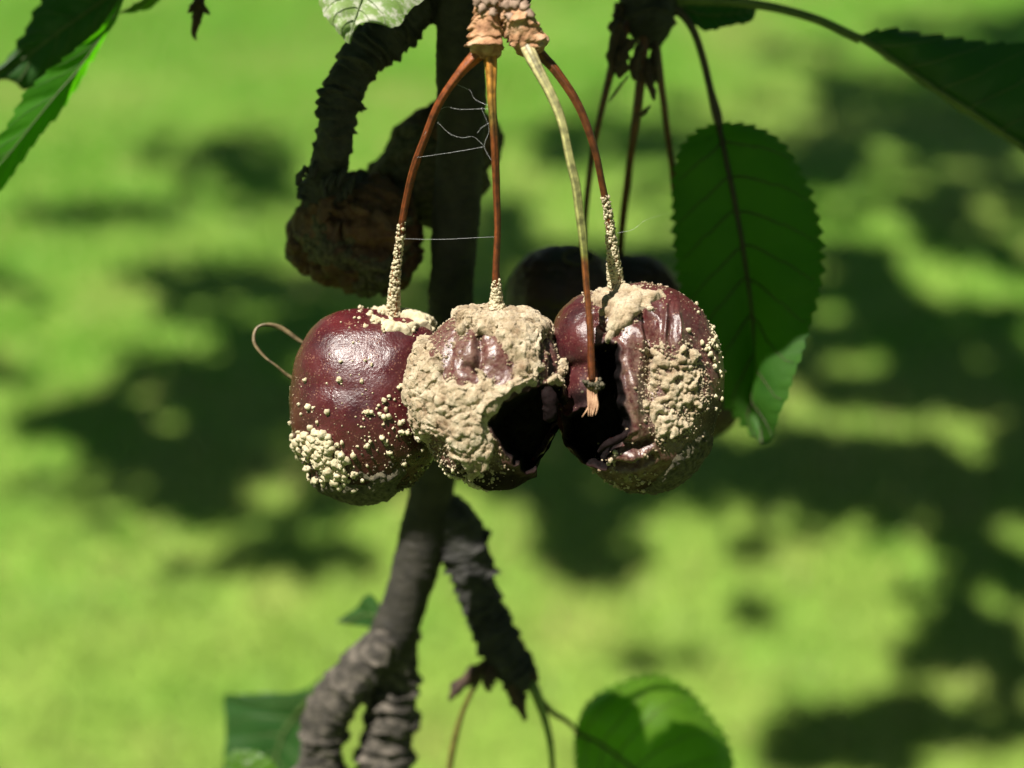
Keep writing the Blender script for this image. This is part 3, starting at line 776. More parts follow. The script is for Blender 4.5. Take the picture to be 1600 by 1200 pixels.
# leaves just above the picture, along the branch: they keep the rear twig in the shade
def shade_leaf(q, y, z, ln, wd, yaw, tilt, k):
    """q: horizontal place along the sun's fall line (m), y depth, z above camera"""
    x = q + (SUN[0] / SUN[2]) * z
    y = y + (SUN[1] / SUN[2]) * (z + 0.10)
    n, m = 26, 9
    s, w = np.meshgrid(np.linspace(0, 1, n), np.linspace(-1, 1, m), indexing='ij')
    W = np.sin(math.pi * np.clip(s, 0, 1) ** 0.8) ** 0.75 * (1 + 0.06 * ((s * 13) % 1 - 0.5) * (np.abs(w) > 0.9))
    L3 = np.stack([(s - 0.5) * ln, w * W * wd / 2, 0.12 * wd * (np.abs(w) * W) + 0.1 * ln * (0.25 - (s - 0.5) ** 2) * -1 + tilt * w * wd * 0.3], -1)
    c, sn = math.cos(yaw), math.sin(yaw)
    V = np.stack([x + L3[..., 0] * c - L3[..., 1] * sn, y + L3[..., 0] * sn + L3[..., 1] * c, CAM[2] + z + L3[..., 2]], -1)
    i, j = np.meshgrid(np.arange(n - 1), np.arange(m - 1), indexing='ij')
    qd = np.stack([i * m + j, i * m + j + 1, (i + 1) * m + j + 1, (i + 1) * m + j], -1).reshape(-1, 4)
    o = mk('leaf', V.reshape(-1, 3), qd, M['leaf_dark'], BR)
    bpt = V[0, m // 2]
    tgt = top[int(np.clip(30 - k, 5, 50))]
    S = np.stack([bpt + (tgt - bpt) * a + np.array([0, 0, 0.02]) * math.sin(a * 3.1416) for a in np.linspace(-0.02, 1, 24)])
    V2, F2, t = tube_world(S, np.full(24, 0.0009), 8)
    mk('petiole', V2, F2, M['vein'], o)
k = 0
for (q, y, z, ln, wd, yaw, tilt) in [(-0.063, .279, .015, .088, .060, 0.42, .05), (0.008, .288, .03, .095, .064, 0.0, -.1), (0.045, .292, .02, .09, .058, 0.05, .1), (-0.098, .323, .024, .062, .058, 0.0, 0),
                                     (-0.03, .325, .035, .1, .06, 0.2, 0), (0.03, .33, .045, .1, .062, -0.2, .1), (0.082, .312, .03, .085, .06, 0.1, 0), (-0.06, .36, .05, .09, .055, 0.3, .1), (0.01, .37, .055, .1, .06, 0, 0), (-0.030, .292, .05, .065, .056, 0.3, 0)]:
    shade_leaf(q, y, z, ln, wd, yaw, tilt, k); k += 3

# ------------------------------------------------------------------ fruit
_sg = {}
def sphere_grid(n):
    if n in _sg: return _sg[n]
    t = np.tan(np.linspace(-math.pi / 4, math.pi / 4, n + 1))
    A, B_ = np.meshgrid(t, t, indexing='ij')
    one = np.ones_like(A)
    fs = [(A, B_, one), (-A, B_, -one), (one, B_, -A), (-one, B_, A), (A, one, -B_), (A, -one, B_)]
    V, Q, off = [], [], 0
    i, j = np.meshgrid(np.arange(n), np.arange(n), indexing='ij')
    q = np.stack([i * (n + 1) + j, (i + 1) * (n + 1) + j, (i + 1) * (n + 1) + j + 1, i * (n + 1) + j + 1], -1).reshape(-1, 4)
    for f in fs:
        v = np.stack([c.ravel() for c in f], 1); v /= np.linalg.norm(v, axis=1, keepdims=True)
        V.append(v); Q.append(q + off); off += len(v)
    V = np.vstack(V); Q = np.vstack(Q)
    _, idx, inv = np.unique(np.round(V, 6), axis=0, return_index=True, return_inverse=True)
    _sg[n] = (V[idx], inv.ravel()[Q])
    return _sg[n]

def fruit_base(outline, cen, d, Rd, n):
    D, Q = sphere_grid(n)
    o = np.asarray(outline, float)
    th = np.arctan2(-(o[:, 1] - cen[1]), o[:, 0] - cen[0]); r = np.hypot(o[:, 0] - cen[0], o[:, 1] - cen[1])
    k = np.argsort(th); th, r = th[k], r[k]
    tg = np.linspace(-math.pi, math.pi, 721)[:-1]
    rg = np.interp(tg, np.concatenate([th - 2 * math.pi, th, th + 2 * math.pi]), np.tile(r, 3))
    ker = np.exp(-0.5 * (np.arange(-30, 31) / 9.0) ** 2); ker /= ker.sum()
    rg = np.convolve(np.tile(rg, 3), ker, 'same')[720:1440]
    t = np.arctan2(D[:, 1], D[:, 0])
    rr = np.interp(t, np.append(tg, math.pi), np.append(rg, rg[0])) * mpp(d)
    c0 = P(*cen, d)
    # blend to a round body towards front and back so the outline does not crease the faces
    rm = rg.mean() * mpp(d)
    sp = np.hypot(D[:, 0], D[:, 1])
    rr = rm + (rr - rm) * sstep(sp, 0.0, 0.8)
    W = c0 + (D[:, 0] * rr)[:, None] * RT + (D[:, 1] * rr)[:, None] * UP - (D[:, 2] * Rd)[:, None] * FW
    return W, Q, D

ICO = None
def ico(sub=1):
    import bmesh
    bm = bmesh.new(); bmesh.ops.create_icosphere(bm, subdivisions=sub, radius=1)
    v = np.array([x.co[:] for x in bm.verts]); f = np.array([[w.index for w in x.verts] for x in bm.faces]); bm.free()
    return v, f
ICO1 = ico(1); ICO2 = ico(2)

def pustules(name, C, Rr, mat, parent, big=False, squash=0.25):
    v, f = ICO2 if big else ICO1
    n = len(C)
    if n == 0: return None
    st = 1 + squash * (rng.random((n, 1, 3)) - 0.5) * 2
    V = C[:, None] + v[None] * Rr[:, None, None] * st
    V += (0.28 * Rr[:, None, None]) * rng.normal(size=V.shape) * (0.6 if big else 0.4)
    F = (np.arange(n)[:, None, None] * len(v) + f[None]).reshape(-1, 3)
    return mk(name, V.reshape(-1, 3), F, mat, parent, kind='stuff')

def lumps(W, seed, sizes=((0.0024, 1.0), (0.0011, 0.6), (0.00055, 0.4))):
    h = 0
    for s, a in sizes:
        h = h + a * np.sqrt(np.clip(1 - (worley(W, s, seed) / 0.85) ** 2, 0, 1)); seed += 7
    return h / sum(a for _, a in sizes)

def crust(name, W, Nn, Q, m, thick, mat, parent, seed, sizes=((0.0024, 1.0), (0.0011, 0.6), (0.00055, 0.4)), edge=0.5):
    """m: signed mask (px inside>0) per vertex; raises a lumpy shell over the skin there"""
    use = (m[Q] > -6).any(1)
    ids = np.unique(Q[use]); remap = -np.ones(len(W), int); remap[ids] = np.arange(len(ids))
    w, nn, mm = W[ids], Nn[ids], m[ids]
    lp = lumps(w, seed, sizes)
    e = sstep(mm, -3, 9)
    h = -0.00028 + e * (thick * (0.18 + 1.0 * lp)) + 0.00012 * vnoise(w, 0.0004, seed + 3) * e
    h = h - 0.0004 * (1 - sstep(mm, -6, 0))
    return mk(name, w + nn * h[:, None], remap[Q[use]], mat, parent)

def pick(W, Nn, dens, n):
    p = np.clip(dens, 0, None); p = p / p.sum()
    k = rng.choice(len(W), n, p=p)
    return W[k], Nn[k]

def stem(root, pts, cols, mould=None, ridge=0.11, n=150):
    """cols: list of (t, rgb); mould: (t0, t1, count)"""
    S, R, c = path(lean(pts), n)
    R = R * (0.80 + 0.06 * np.sin(np.linspace(0, 9, n) + rng.random() * 6))
    S = S + (0.00025 * vnoise(S, 0.006, 77))[:, None] * RT
    ph = rng.random() * 6
    def fr(s, th):
        p = np.stack([np.cos(th).ravel() * 0.001, np.sin(th).ravel() * 0.001, s.ravel()], 1)
        return 1 + ridge * np.sin(4 * th + ph + 60 * s) + 0.5 * ridge * np.sin(7 * th - 90 * s) + 0.08 * fbm(p, 0.003, int(ph * 10)).reshape(s.shape)
    V, F, t = tube_world(S, R, 20, fr)
    ts = [a for a, _ in cols]; cs = np.array([b for _, b in cols])
    tj = t + 0.015 * vnoise(V, 0.0006, 5)
    C = np.stack([np.interp(tj, ts, cs[:, k]) for k in range(3)], 1) * 0.85
    th_i = np.concatenate([np.tile(np.arange(20), n), [0, 0]])
    stk = 0.55 + 0.75 * rng.random(20)
    along = vnoise(np.stack([th_i * 1.7, 0 * t, t * 0.09], 1), 0.02, 91)
    C = C * (stk[th_i] + 0.25 * along)[:, None]
    st = mk('stem', V, F, M['stem'], root, attrs={'col': C})
    if mould:
        t0, t1, cnt = mould
        k = rng.random(cnt) ** 0.7
        tt = t0 + (t1 - t0) * k
        idx = np.clip((tt * (n - 1)).astype(int), 0, n - 2)
        a = rng.random(cnt) * 6.283
        T = S[np.minimum(idx + 1, n - 1)] - S[idx]; T /= np.linalg.norm(T, axis=1, keepdims=True)
        e1 = np.cross(T, FW); e1 /= np.linalg.norm(e1, axis=1, keepdims=True); e2 = np.cross(T, e1)
        C = S[idx] + (rng.random(cnt) - .5)[:, None] * T * 0.0006 + (R[idx] * 0.98)[:, None] * (np.cos(a)[:, None] * e1 + np.sin(a)[:, None] * e2)
        pustules('stem_mould', C, 0.00008 + 0.00024 * rng.random(cnt) ** 2 + 0.00008 * k, M['pale_mould'], st)
    return st

BROWN = [(0.0, (0.26, 0.07, 0.012)), (0.3, (0.15, 0.032, 0.006)), (0.7, (0.13, 0.028, 0.006)), (1, (0.24, 0.09, 0.025))]
NG = 130

# ---- first fruit: glossy, plump
r1 = empty('rotten_cherry', P(572, 783, 0.256), 'glossy dark red cherry with pale mould spots, a dried stem loop behind it', 'cherry', 'rotten cherries hanging in a row')
O1 = [(498, 500), (472, 540), (458, 590), (455, 640), (462, 690), (478, 728), (505, 762), (535, 780), (565, 784), (600, 778), (640, 758), (675, 720), (688, 660), (690, 600), (688, 545), (676, 500), (650, 484), (615, 481), (570, 480), (530, 486)]
W, Q, D = fruit_base(O1, (573, 632), 0.256, 0.0112, NG)
Nn = vnormals(W, Q); px, py = proj(W)
fr_ = sstep(D[:, 2], -0.25, 0.1)
h = 0.00035 * fbm(W, 0.009, 5) - 0.0016 * ga(px, py, 618, 492, 46, 15) * sstep(D[:, 2], -.5, 0)
h += -0.00022 * ga(px, py, 520, 606, 60, 15, 12) * fr_ + 0.00015 * ga(px, py, 530, 560, 50, 22) * fr_
h += -0.0006 * ga(px, py, 640, 520, 40, 12, -20) * fr_
low = sstep(py, 690, 770)
h += low * 0.0008 * fbm(W, 0.004, 15) + 0.00005 * fbm(W, 0.0012, 77)
W1 = W + Nn * h[:, None]
rot = np.clip(0.75 * sstep(py + 14 * vnoise(W, .003, 8), 726, 775), 0, 1)
mk('skin', W1, Q, M['skin'], r1, attrs={'rot': rot})
N1 = vnormals(W1, Q); px, py = proj(W1)
ns = 9 * fbm(W1, 0.003, 40)
rho = np.hypot((px - 622) / 50, (py - 500) / 15)
m = np.where(D[:, 1] > 0.3, 15 * (0.5 - np.abs(rho - 0.85)) + 1.0 * ns + 9 * vnoise(W1, 0.0013, 41) - 3 * (px < 596), -99)
crust('mould_crust', W1, N1, Q, m, 0.0012, M['pale_mould'], r1, 3, ((0.0016, 1), (0.0008, .9), (0.0004, .4)))
C, n_ = pick(W1, N1, (D[:, 1] > .3) * sstep(m, -7, 5), 220); R = 0.00012 + 0.00032 * rng.random(220) ** 2
pustules('ring_mould', C + n_ * R[:, None] * .6, R, M['pale_mould'], r1)
m = np.where(True, (py - 748) * 0.4 + 2.0 * ns + 9 * vnoise(W1, 0.0014, 42), -99)
C, n_ = pick(W1, N1, (D[:, 2] > -.3) * sstep(py, 700, 765), 700); R = 0.00008 + 0.0002 * rng.random(700) ** 1.5
pustules('grey_mould_grains', C + n_ * R[:, None] * .4, R, M['grey_mould'], r1)
crust('grey_mould_crust', W1, N1, Q, m, 0.0010, M['grey_mould'], r1, 4)
front = D[:, 2] > -0.15
dens = front * (ga(px, py, 512, 712, 40, 26, 35) + 0.7 * ga(px, py, 490, 690, 20, 20) + 0.55 * ga(px, py, 530, 745, 34, 18)) ** 2
C, n_ = pick(W1, N1, dens, 260); R = 0.0003 + 0.00045 * rng.random(260) ** 1.4
pustules('mould_tuft', C + n_ * R[:, None] * 0.5, R, M['pale_mould'], r1, True)
dens = front * (ga(px, py, 585, 655, 34, 30) + .6 * ga(px, py, 640, 668, 22, 12) + 0.3 * ga(px, py, 575, 610, 60, 50) + .8 * ga(px, py, 485, 645, 14, 14) + .4 * ga(px, py, 620, 700, 40, 40) + 0.5 * ga(px, py, 548, 710, 22, 40))
C, n_ = pick(W1, N1, dens, 170); R = 0.00012 + 0.0004 * rng.random(170) ** 3.2
pustules('mould_spots', C + n_ * R[:, None] * 0.35, R, M['pale_mould'], r1, True)
C, n_ = pick(W1, N1, front * (1.0 * (py > 590) + 0.2), 350); R = 0.00004 + 0.00006 * rng.random(350)
pustules('fine_mould_spots', C + n_ * R[:, None] * 0.2, R, M['mould'], r1)
stem(r1, [(757, 78, .242, 13), (738, 92, .2415, 12), (712, 122, .2415, 8.5), (682, 172, .2425, 7.5), (655, 238, .2445, 7), (636, 310, .247, 6.5), (624, 378, .2495, 7), (616, 440, .252, 9), (614, 480, .2538, 12), (615, 502, .2545, 15)], BROWN, (0.66, 0.985, 900))
# dried loop behind it
S, R, _ = path([(490, 545, .262, 2.2), (466, 531, .262, 3), (440, 513, .2615, 3.4), (416, 507, .261, 3), (400, 514, .2605, 2.4), (397, 535, .260, 2.2), (412, 556, .260, 2.2), (432, 572, .260, 2.4), (452, 588, .2605, 2.4), (478, 600, .261, 2.2)], 120)
V, F, t = tube_world(S, R, 8, lambda s, th: 1 + 0.25 * np.sin(2 * th + 700 * s))
lp = empty('dried_stem', S[0], 'thin dried stem looping out behind the glossy cherry', 'stem')
mk('stalk', V, F, M['stem'], lp, attrs={'col': np.tile((0.14, 0.105, 0.055), (len(V), 1))})

# ---- second fruit: mould covered with a black hole
r2 = empty('rotten_cherry', P(760, 773, 0.2465), 'cherry coated in tan mould with a black hole in its side', 'cherry', 'rotten cherries hanging in a row')
O2 = [(700, 490), (668, 518), (647, 555), (638, 600), (642, 645), (660, 690), (684, 730), (712, 755), (745, 772), (785, 773), (820, 758), (845, 728), (866, 690), (882, 650), (884, 605), (874, 555), (856, 515), (828, 490), (790, 478), (745, 476)]
O2 = [(762 + (a - 762) * (0.935 if a < 762 else 1.0), 626 + (b - 626) * 0.955) for a, b in O2]
W, Q, D = fruit_base(O2, (762, 625), 0.2465, 0.0106, NG)
Nn = vnormals(W, Q); px, py = proj(W)
fr_ = sstep(D[:, 2], -0.2, 0.15)
nz = fbm(W, 0.0035, 61)
HOLE2 = [(766, 662), (778, 640), (806, 618), (840, 603), (874, 606), (886, 640), (876, 690), (850, 730), (820, 738), (800, 716), (778, 690)]
sh2 = sdf(px, py, HOLE2) + 7 * nz + 4 * vnoise(W, 0.0012, 62)
hole = sstep(sh2, -2, 14) * sstep(D[:, 2], -0.3, 0.0)
h = 0.0007 * fbm(W, 0.006, 25) + 0.0003 * fbm(W, 0.002, 26) - 0.0012 * ga(px, py, 775, 486, 50, 14) * sstep(D[:, 2], -.5, 0)
# puckered skin window
h += fr_ * (-0.0013 * np.exp(-(dline(px, py, [(748, 525), (752, 555), (745, 578)]) / 6) ** 2) - 0.0009 * np.exp(-(dline(px, py, [(745, 578), (728, 572)]) / 5) ** 2)
            + 0.0005 * fbm(W, 0.0025, 63) * ga(px, py, 740, 555, 70, 50) + 0.0007 * ga(px, py, 735, 548, 12, 22) + 0.0007 * ga(px, py, 775, 548, 14, 22) + 0.0005 * ga(px, py, 725, 588, 18, 10) - 0.0006 * ga(px, py, 705, 545, 8, 26, 15))
h += fr_ * (-0.0012 * np.exp(-(dline(px, py, [(845, 520), (858, 555), (862, 590)]) / 5) ** 2) + 0.0006 * ga(px, py, 850, 560, 10, 30))
h += fr_ * sstep(-sh2, 14, 0) * sstep(-sh2, -1, 3) * 0.0006
h += sstep(py, 690, 760) * 0.001 * fbm(W, 0.004, 28)
W2 = W + Nn * h[:, None] + FW * (hole * (0.0095 + 0.0015 * nz))[:, None]
rot = np.clip(np.maximum(sstep(sh2, -9, 1) * sstep(D[:, 2], -0.3, 0.0), 0.92 * sstep(py - 0.35 * (px - 700) * (px > 700) * -1 * 0 + 16 * nz, 705, 745)), 0, 1)  # rotten hole and bottom; part of the hole's black is painted deep shade
mk('skin', W2, Q, M['skin'], r2, attrs={'rot': rot, 'dust': np.full(len(W2), 0.45)})
N2 = vnormals(W2, Q); px, py = proj(W2)
n5 = 9 * fbm(W2, 0.003, 71)
win = np.maximum.reduce([sdf(px, py, [(672, 520), (705, 498), (716, 512), (708, 545), (690, 556), (674, 548)]), sdf(px, py, [(712, 530), (738, 522), (752, 530), (774, 524), (790, 552), (798, 590), (775, 592), (752, 572), (728, 598), (700, 588), (694, 566)]),
                         sdf(px, py, [(846, 530), (864, 540), (876, 590), (850, 592)]), sdf(px, py, [(668, 690), (690, 686), (715, 726), (708, 750), (690, 730)])])
fz = 9 * vnoise(W2, 0.0011, 73)
m = np.minimum.reduce([-win - 5 + 1.5 * n5 + fz, -sh2 - 4 + .5 * n5 + .4 * fz, sdf(px, py, [(600, 450), (920, 450), (920, 600), (862, 604), (766, 652), (776, 700), (768, 738), (735, 744), (712, 718), (700, 690), (672, 702), (640, 690), (600, 660)]) + 1.2 * n5 + 0.8 * fz, 15 + 2.6 * n5 + fz])
m = np.where(D[:, 2] > -0.55, m, 6 * fbm(W2, .005, 3))
W2m = W2 + N2 * (0.0007 * sstep(m, 0, 14) * fbm(W2, 0.0035, 74))[:, None]
crust('mould_crust', W2m, N2, Q, m, 0.0019, M['mould'], r2, 6, ((0.0034, 0.6), (0.0017, .7), (0.0009, .9), (0.0005, .5)))
C, n_ = pick(W2, N2, (D[:, 2] > -.2) * sstep(m, -16, -2) * (1 - sstep(m, 1, 6)) * (sh2 < -4), 900); R = 0.00006 + 0.0002 * rng.random(900) ** 1.8
pustules('edge_mould', C + n_ * R[:, None] * .4, R, M['mould'], r2)
C, n_ = pick(W2, N2, (D[:, 2] > -.1) * (ga(px, py, 735, 715, 50, 34) + 0.5 * ga(px, py, 760, 690, 24, 30) + .25 * ga(px, py, 690, 590, 50, 90) + .3 * ga(px, py, 810, 545, 40, 50)) * (sh2 < -3), 900); R = 0.00007 + 0.00016 * rng.random(900) ** 1.8
pustules('mould_grains', C + n_ * (R * 0.6 + 0.0005 * rng.random(900) * 0)[:, None], R, M['mould'], r2)
C, n_ = pick(W2 + N2 * 0.0009, N2, (D[:, 2] > -.1) * (m > 2) * 1.0, 2200); R = 0.00006 + 0.00026 * rng.random(2200) ** 2.5
pustules('mould_tuft', C, R, M['mould'], r2)
C, n_ = pick(W2, N2, (D[:, 2] > -.3) * (ga(px, py, 720, 752, 40, 12) + .4 * ga(px, py, 700, 730, 20, 20)), 60); R = 0.00015 + 0.00035 * rng.random(60) ** 2
pustules('mould_spots', C + n_ * R[:, None] * .4, R, M['pale_mould'], r2, True)
# shrivelled lump at the hole's rim
S, R, _ = path([(848, 600, .240, 10), (858, 622, .239, 12), (862, 642, .239, 12), (856, 656, .240, 7)], 40)
V, F, t = tube_world(S, R, 24, lambda s_, th: 1 + 0.6 * fbm(np.stack([np.cos(th).ravel() * .001, np.sin(th).ravel() * .001, s_.ravel()], 1), 0.0014, 19).reshape(s_.shape))
mk('torn_flap', V, F, M['skin'], r2, attrs={'rot': np.full(len(V), 0.97)})
stem(r2, [(764, 82, .242, 14), (766, 98, .241, 13), (769, 150, .2405, 9), (774, 220, .2405, 6.8), (777, 300, .241, 6.3), (777, 380, .242, 6.3), (776, 440, .2435, 7.5), (775, 470, .2445, 11), (775, 492, .245, 20)],
     [(0, (0.42, 0.17, 0.03)), (0.16, (0.40, 0.20, 0.035)), (0.24, (0.18, 0.12, 0.025)), (0.32, (0.16, 0.04, 0.008)), (0.9, (0.14, 0.032, 0.007)), (1, (0.4, 0.3, 0.15))], (0.87, 0.99, 700))

# ---- third fruit: split and wrinkled
r3 = empty('rotten_cherry', P(1000, 768, 0.25), 'split wrinkled cherry with a black gash and a mould patch, beside the hanging leaf', 'cherry', 'rotten cherries hanging in a row')
O3 = [(900, 462), (872, 490), (860, 525), (862, 560), (868, 610), (872, 660), (890, 705), (918, 728), (948, 752), (988, 768), (1030, 767), (1068, 748), (1098, 712), (1118, 665), (1130, 615), (1129, 565), (1114, 515), (1086, 474), (1048, 450), (1005, 442), (950, 446)]
W, Q, D = fruit_base(O3, (996, 608), 0.25, 0.0114, NG)
Nn = vnormals(W, Q); px, py = proj(W)
fr_ = sstep(D[:, 2], -0.2, 0.15)
nz = fbm(W, 0.0035, 91)
HOLE3 = [(932, 548), (950, 538), (964, 542), (970, 590), (974, 640), (984, 672), (972, 690), (956, 706), (948, 728), (916, 716), (890, 690), (886, 650), (912, 640), (934, 630), (940, 590)]
sh3 = sdf(px, py, HOLE3) + 8 * nz + 4 * vnoise(W, 0.0012, 92)
hole = sstep(sh3, -1, 11) * sstep(D[:, 2], -0.3, 0.0)
h = 0.0006 * fbm(W, 0.007, 35) + 0.00012 * fbm(W, 0.0018, 36) - 0.0012 * ga(px, py, 965, 456, 44, 12) * sstep(D[:, 2], -.5, 0)
def crease(pts, wd, amp): return amp * np.exp(-(dline(px, py, pts) / wd) ** 2)
An = np.stack([px * 1.0e-4 + 0.0009 * vnoise(W, 0.004, 301), py * 0.32e-4 + 0.0006 * vnoise(W, 0.004, 302), 0 * px], 1)
wrk = 1 - np.abs(vnoise(An, 0.0021, 303)) * 2
wrk2 = 1 - np.abs(vnoise(An, 0.0011, 304)) * 2
h += fr_ * (0.0010 * wrk + 0.0004 * wrk2) * (ga(px, py, 1025, 510, 38, 40) + 0.6 * ga(px, py, 985, 600, 18, 80) + 0.5 * ga(px, py, 945, 515, 22, 22))
h += fr_ * (crease([(1000, 484), (1006, 508), (1018, 528), (1020, 552)], 8, -0.0017) + crease([(928, 500), (946, 514), (962, 522)], 6, -0.0010)
            + 0.0008 * ga(px, py, 1060, 520, 16, 36, -10) + 0.0009 * ga(px, py, 990, 525, 15, 28) + 0.0012 * ga(px, py, 986, 600, 10, 60, -8)
            - 0.0022 * ga(px, py, 1016, 590, 14, 46, -4) - 0.0010 * ga(px, py, 1060, 610, 40, 55) + crease([(1062, 560), (1100, 640)], 10, 0.0004)
            + 0.0009 * ga(px, py, 905, 520, 32, 34) - 0.0009 * ga(px, py, 890, 575, 36, 10, -15) + 0.0006 * ga(px, py, 905, 610, 20, 16))
h += fr_ * (crease([(962, 692), (990, 698), (1016, 690)], 6, -0.0016) + crease([(956, 722), (990, 728), (1018, 716)], 6, -0.0014) + crease([(996, 694), (1000, 728)], 4, -0.0006) + 0.0008 * fbm(W, 0.0022, 305) * ga(px, py, 985, 715, 45, 45) + 0.0011 * ga(px, py, 990, 712, 22, 10) + 0.0011 * ga(px, py, 970, 742, 20, 10) + 0.0008 * ga(px, py, 955, 712, 14, 8))
h += fr_ * 0.0003 * fbm(W, 0.0022, 45) * ga(px, py, 985, 600, 26, 80)
h += fr_ * sstep(-sh3, 12, 0) * sstep(-sh3, -1, 3) * 0.0006
h += sstep(py, 690, 765) * 0.0007 * fbm(W, 0.003, 38)
W3 = W + Nn * h[:, None] + FW * (hole * (0.009 + 0.0015 * nz))[:, None]
rot = np.maximum.reduce([sstep(sh3, -7, 0) * sstep(D[:, 2], -.3, 0), 0.9 * ga(px, py, 908, 625, 28, 22), 0.85 * sstep(py + 0.25 * np.abs(px - 985) + 18 * nz, 742, 775) * (1 - 0.9 * ga(px, py, 985, 715, 34, 40)),
                         0.7 * sstep(px + 18 * nz, 1085, 1125) * sstep(py, 600, 660)])
mk('skin', W3, Q, M['skin'], r3, attrs={'rot': np.clip(rot, 0, 1), 'dust': np.clip(0.05 + 0.35 * ga(px, py, 990, 600, 40, 120) + 0.6 * ga(px, py, 1060, 620, 60, 90) + .3 * ga(px, py, 985, 730, 50, 40), 0, 1)})
N3 = vnormals(W3, Q); px, py = proj(W3)
n5 = 9 * fbm(W3, 0.003, 97)
topm = np.maximum(sdf(px, py, [(918, 468), (945, 452), (985, 450), (1035, 458), (1030, 470), (1000, 478), (998, 492), (978, 512), (960, 530), (948, 536), (944, 520), (950, 496), (930, 480)]), -99)
patch = sdf(px, py, [(1006, 545), (1030, 535), (1050, 548), (1075, 540), (1096, 575), (1100, 625), (1086, 662), (1060, 676), (1035, 690), (1014, 660), (1008, 610)])
fz = 9 * vnoise(W3, 0.0012, 98)
m = np.where(D[:, 2] > -0.2, np.maximum(topm + 1.3 * n5 + fz + 2, -99), -99)
crust('mould_crust', W3, N3, Q, m, 0.0013, M['mould'], r3, 8, ((0.0026, 1), (0.0012, .8), (0.0006, .5)))
C, n_ = pick(W3, N3, (D[:, 2] > -.2) * sstep(m, -14, 2), 500); R = 0.00006 + 0.0002 * rng.random(500) ** 1.8
pustules('edge_mould', C + n_ * R[:, None] * .4, R, M['mould'], r3)
m2 = np.where(D[:, 2] > 0, np.minimum(patch + 1.8 * n5 + fz, -16 + 26 * lumps(W3, 55, ((0.0022, 1), (0.0009, .8))) + 0.8 * n5), -99)
crust('mould_patch', W3, N3, Q, m2, 0.0013, M['mould'], r3, 9, ((0.0022, 1), (0.0011, .8), (0.0005, .5)))
m3 = np.where(D[:, 2] > -0.4, np.maximum(-(np.abs(px - 1100) - 24) * 0.4 + (py - 690) * 0.5, (py - 752) * 0.6) + 0.9 * n5 - 60 * sstep(sh3, -10, 0) - 60 * ga(px, py, 978, 715, 42, 36), -99)
crust('grey_mould_crust', W3, N3, Q, m3, 0.0007, M['grey_mould'], r3, 10, ((0.0012, 1), (0.0006, .6)))
C, n_ = pick(W3, N3, (D[:, 2] > 0) * (sstep(patch, -18, 8)), 1500); R = 0.00006 + 0.0002 * rng.random(1500) ** 1.8
pustules('mould_grains', C + n_ * R[:, None] * .5, R, M['mould'], r3)
C, n_ = pick(W3, N3, (D[:, 2] > -.2) * (ga(px, py, 1112, 530, 10, 22, 25) + 0.5 * ga(px, py, 1120, 580, 8, 40) + .15 * ga(px, py, 1085, 500, 20, 30)), 60); R = 0.00012 + 0.00035 * rng.random(60) ** 2
pustules('mould_spots', C + n_ * R[:, None] * .5, R, M['pale_mould'], r3, True)
C, n_ = pick(W3, N3, (D[:, 2] > -.2) * (ga(px, py, 955, 715, 16, 20) + .8 * ga(px, py, 1000, 750, 24, 10) + .5 * ga(px, py, 1040, 690, 30, 20) + .4 * ga(px, py, 955, 760, 24, 10)), 130); R = 0.0001 + 0.0003 * rng.random(130) ** 2
pustules('mould_tuft', C + n_ * R[:, None] * .5, R, M['mould'], r3)
C, n_ = pick(W3, N3, (D[:, 2] > -.1) * (0.3 + (px > 1060)) * (sh3 < -4), 400); R = 0.00004 + 0.00006 * rng.random(400)
pustules('fine_mould_spots', C + n_ * R[:, None] * .2, R, M['mould'], r3)
# curled flap of skin at the lower lip of the gash
S, R, _ = path([(936, 706, .2412, 3), (948, 694, .2398, 5), (962, 688, .2394, 6), (976, 680, .2396, 5), (984, 670, .240, 3)], 60)
V, F, t = tube_world(S, R, 28, lambda s_, th: 1 + 0.5 * fbm(np.stack([np.cos(th).ravel() * .001, np.sin(th).ravel() * .001, s_.ravel()], 1), 0.0014, 9).reshape(s_.shape))
mk('torn_flap', V, F, M['skin'], r3, attrs={'rot': np.full(len(V), 0.97)})
stem(r3, [(836, 74, .2425, 9), (852, 92, .2425, 9), (872, 115, .242, 8), (905, 172, .2415, 7), (930, 240, .2415, 7), (944, 300, .2425, 7), (952, 350, .244, 7.5), (957, 400, .246, 10), (960, 435, .2475, 13), (964, 462, .2485, 16)],
     [(0, (0.16, 0.05, 0.012)), (0.5, (0.13, 0.035, 0.008)), (0.75, (0.16, 0.05, 0.012)), (1, (0.3, 0.2, 0.1))], (0.62, 0.99, 1200))

# ---- snapped stem hanging before the third fruit
rs = empty('broken_stem', P(825, 75, 0.2405), 'broken cherry stem, green above and brown below, with a torn end', 'stem')
st = stem(rs, [(822, 70, .241, 13), (830, 86, .240, 14), (852, 130, .2385, 11.5), (880, 200, .237, 9.2), (898, 280, .236, 8.6), (908, 350, .236, 8.2), (913, 400, .2365, 6.6), (917, 450, .237, 6.4), (921, 520, .2375, 7), (925, 594, .2382, 7.5)],
     [(0, (0.56, 0.50, 0.27)), (0.15, (0.42, 0.40, 0.18)), (0.6, (0.27, 0.29, 0.09)), (0.635, (0.2, 0.22, 0.05)), (0.66, (0.19, 0.06, 0.014)), (0.9, (0.14, 0.034, 0.008)), (1, (0.13, 0.034, 0.008))], None, 0.05)
for k in range(7):
    x = 919 + k * 2.2
    S, R, _ = path([(x, 590, .2382, 2.2), (x + rng.normal() * 1.5, 612, .238, 2.4), (x + 1 + rng.normal() * 2, 634, .2378, 2.0), (x + rng.normal() * 4 - 3, 646 + rng.random() * 10, .2377, 0.6)], 24)
    V, F, t = tube_world(S, R, 7)
    mk('torn_fibre', V, F, M['fibre'], st)
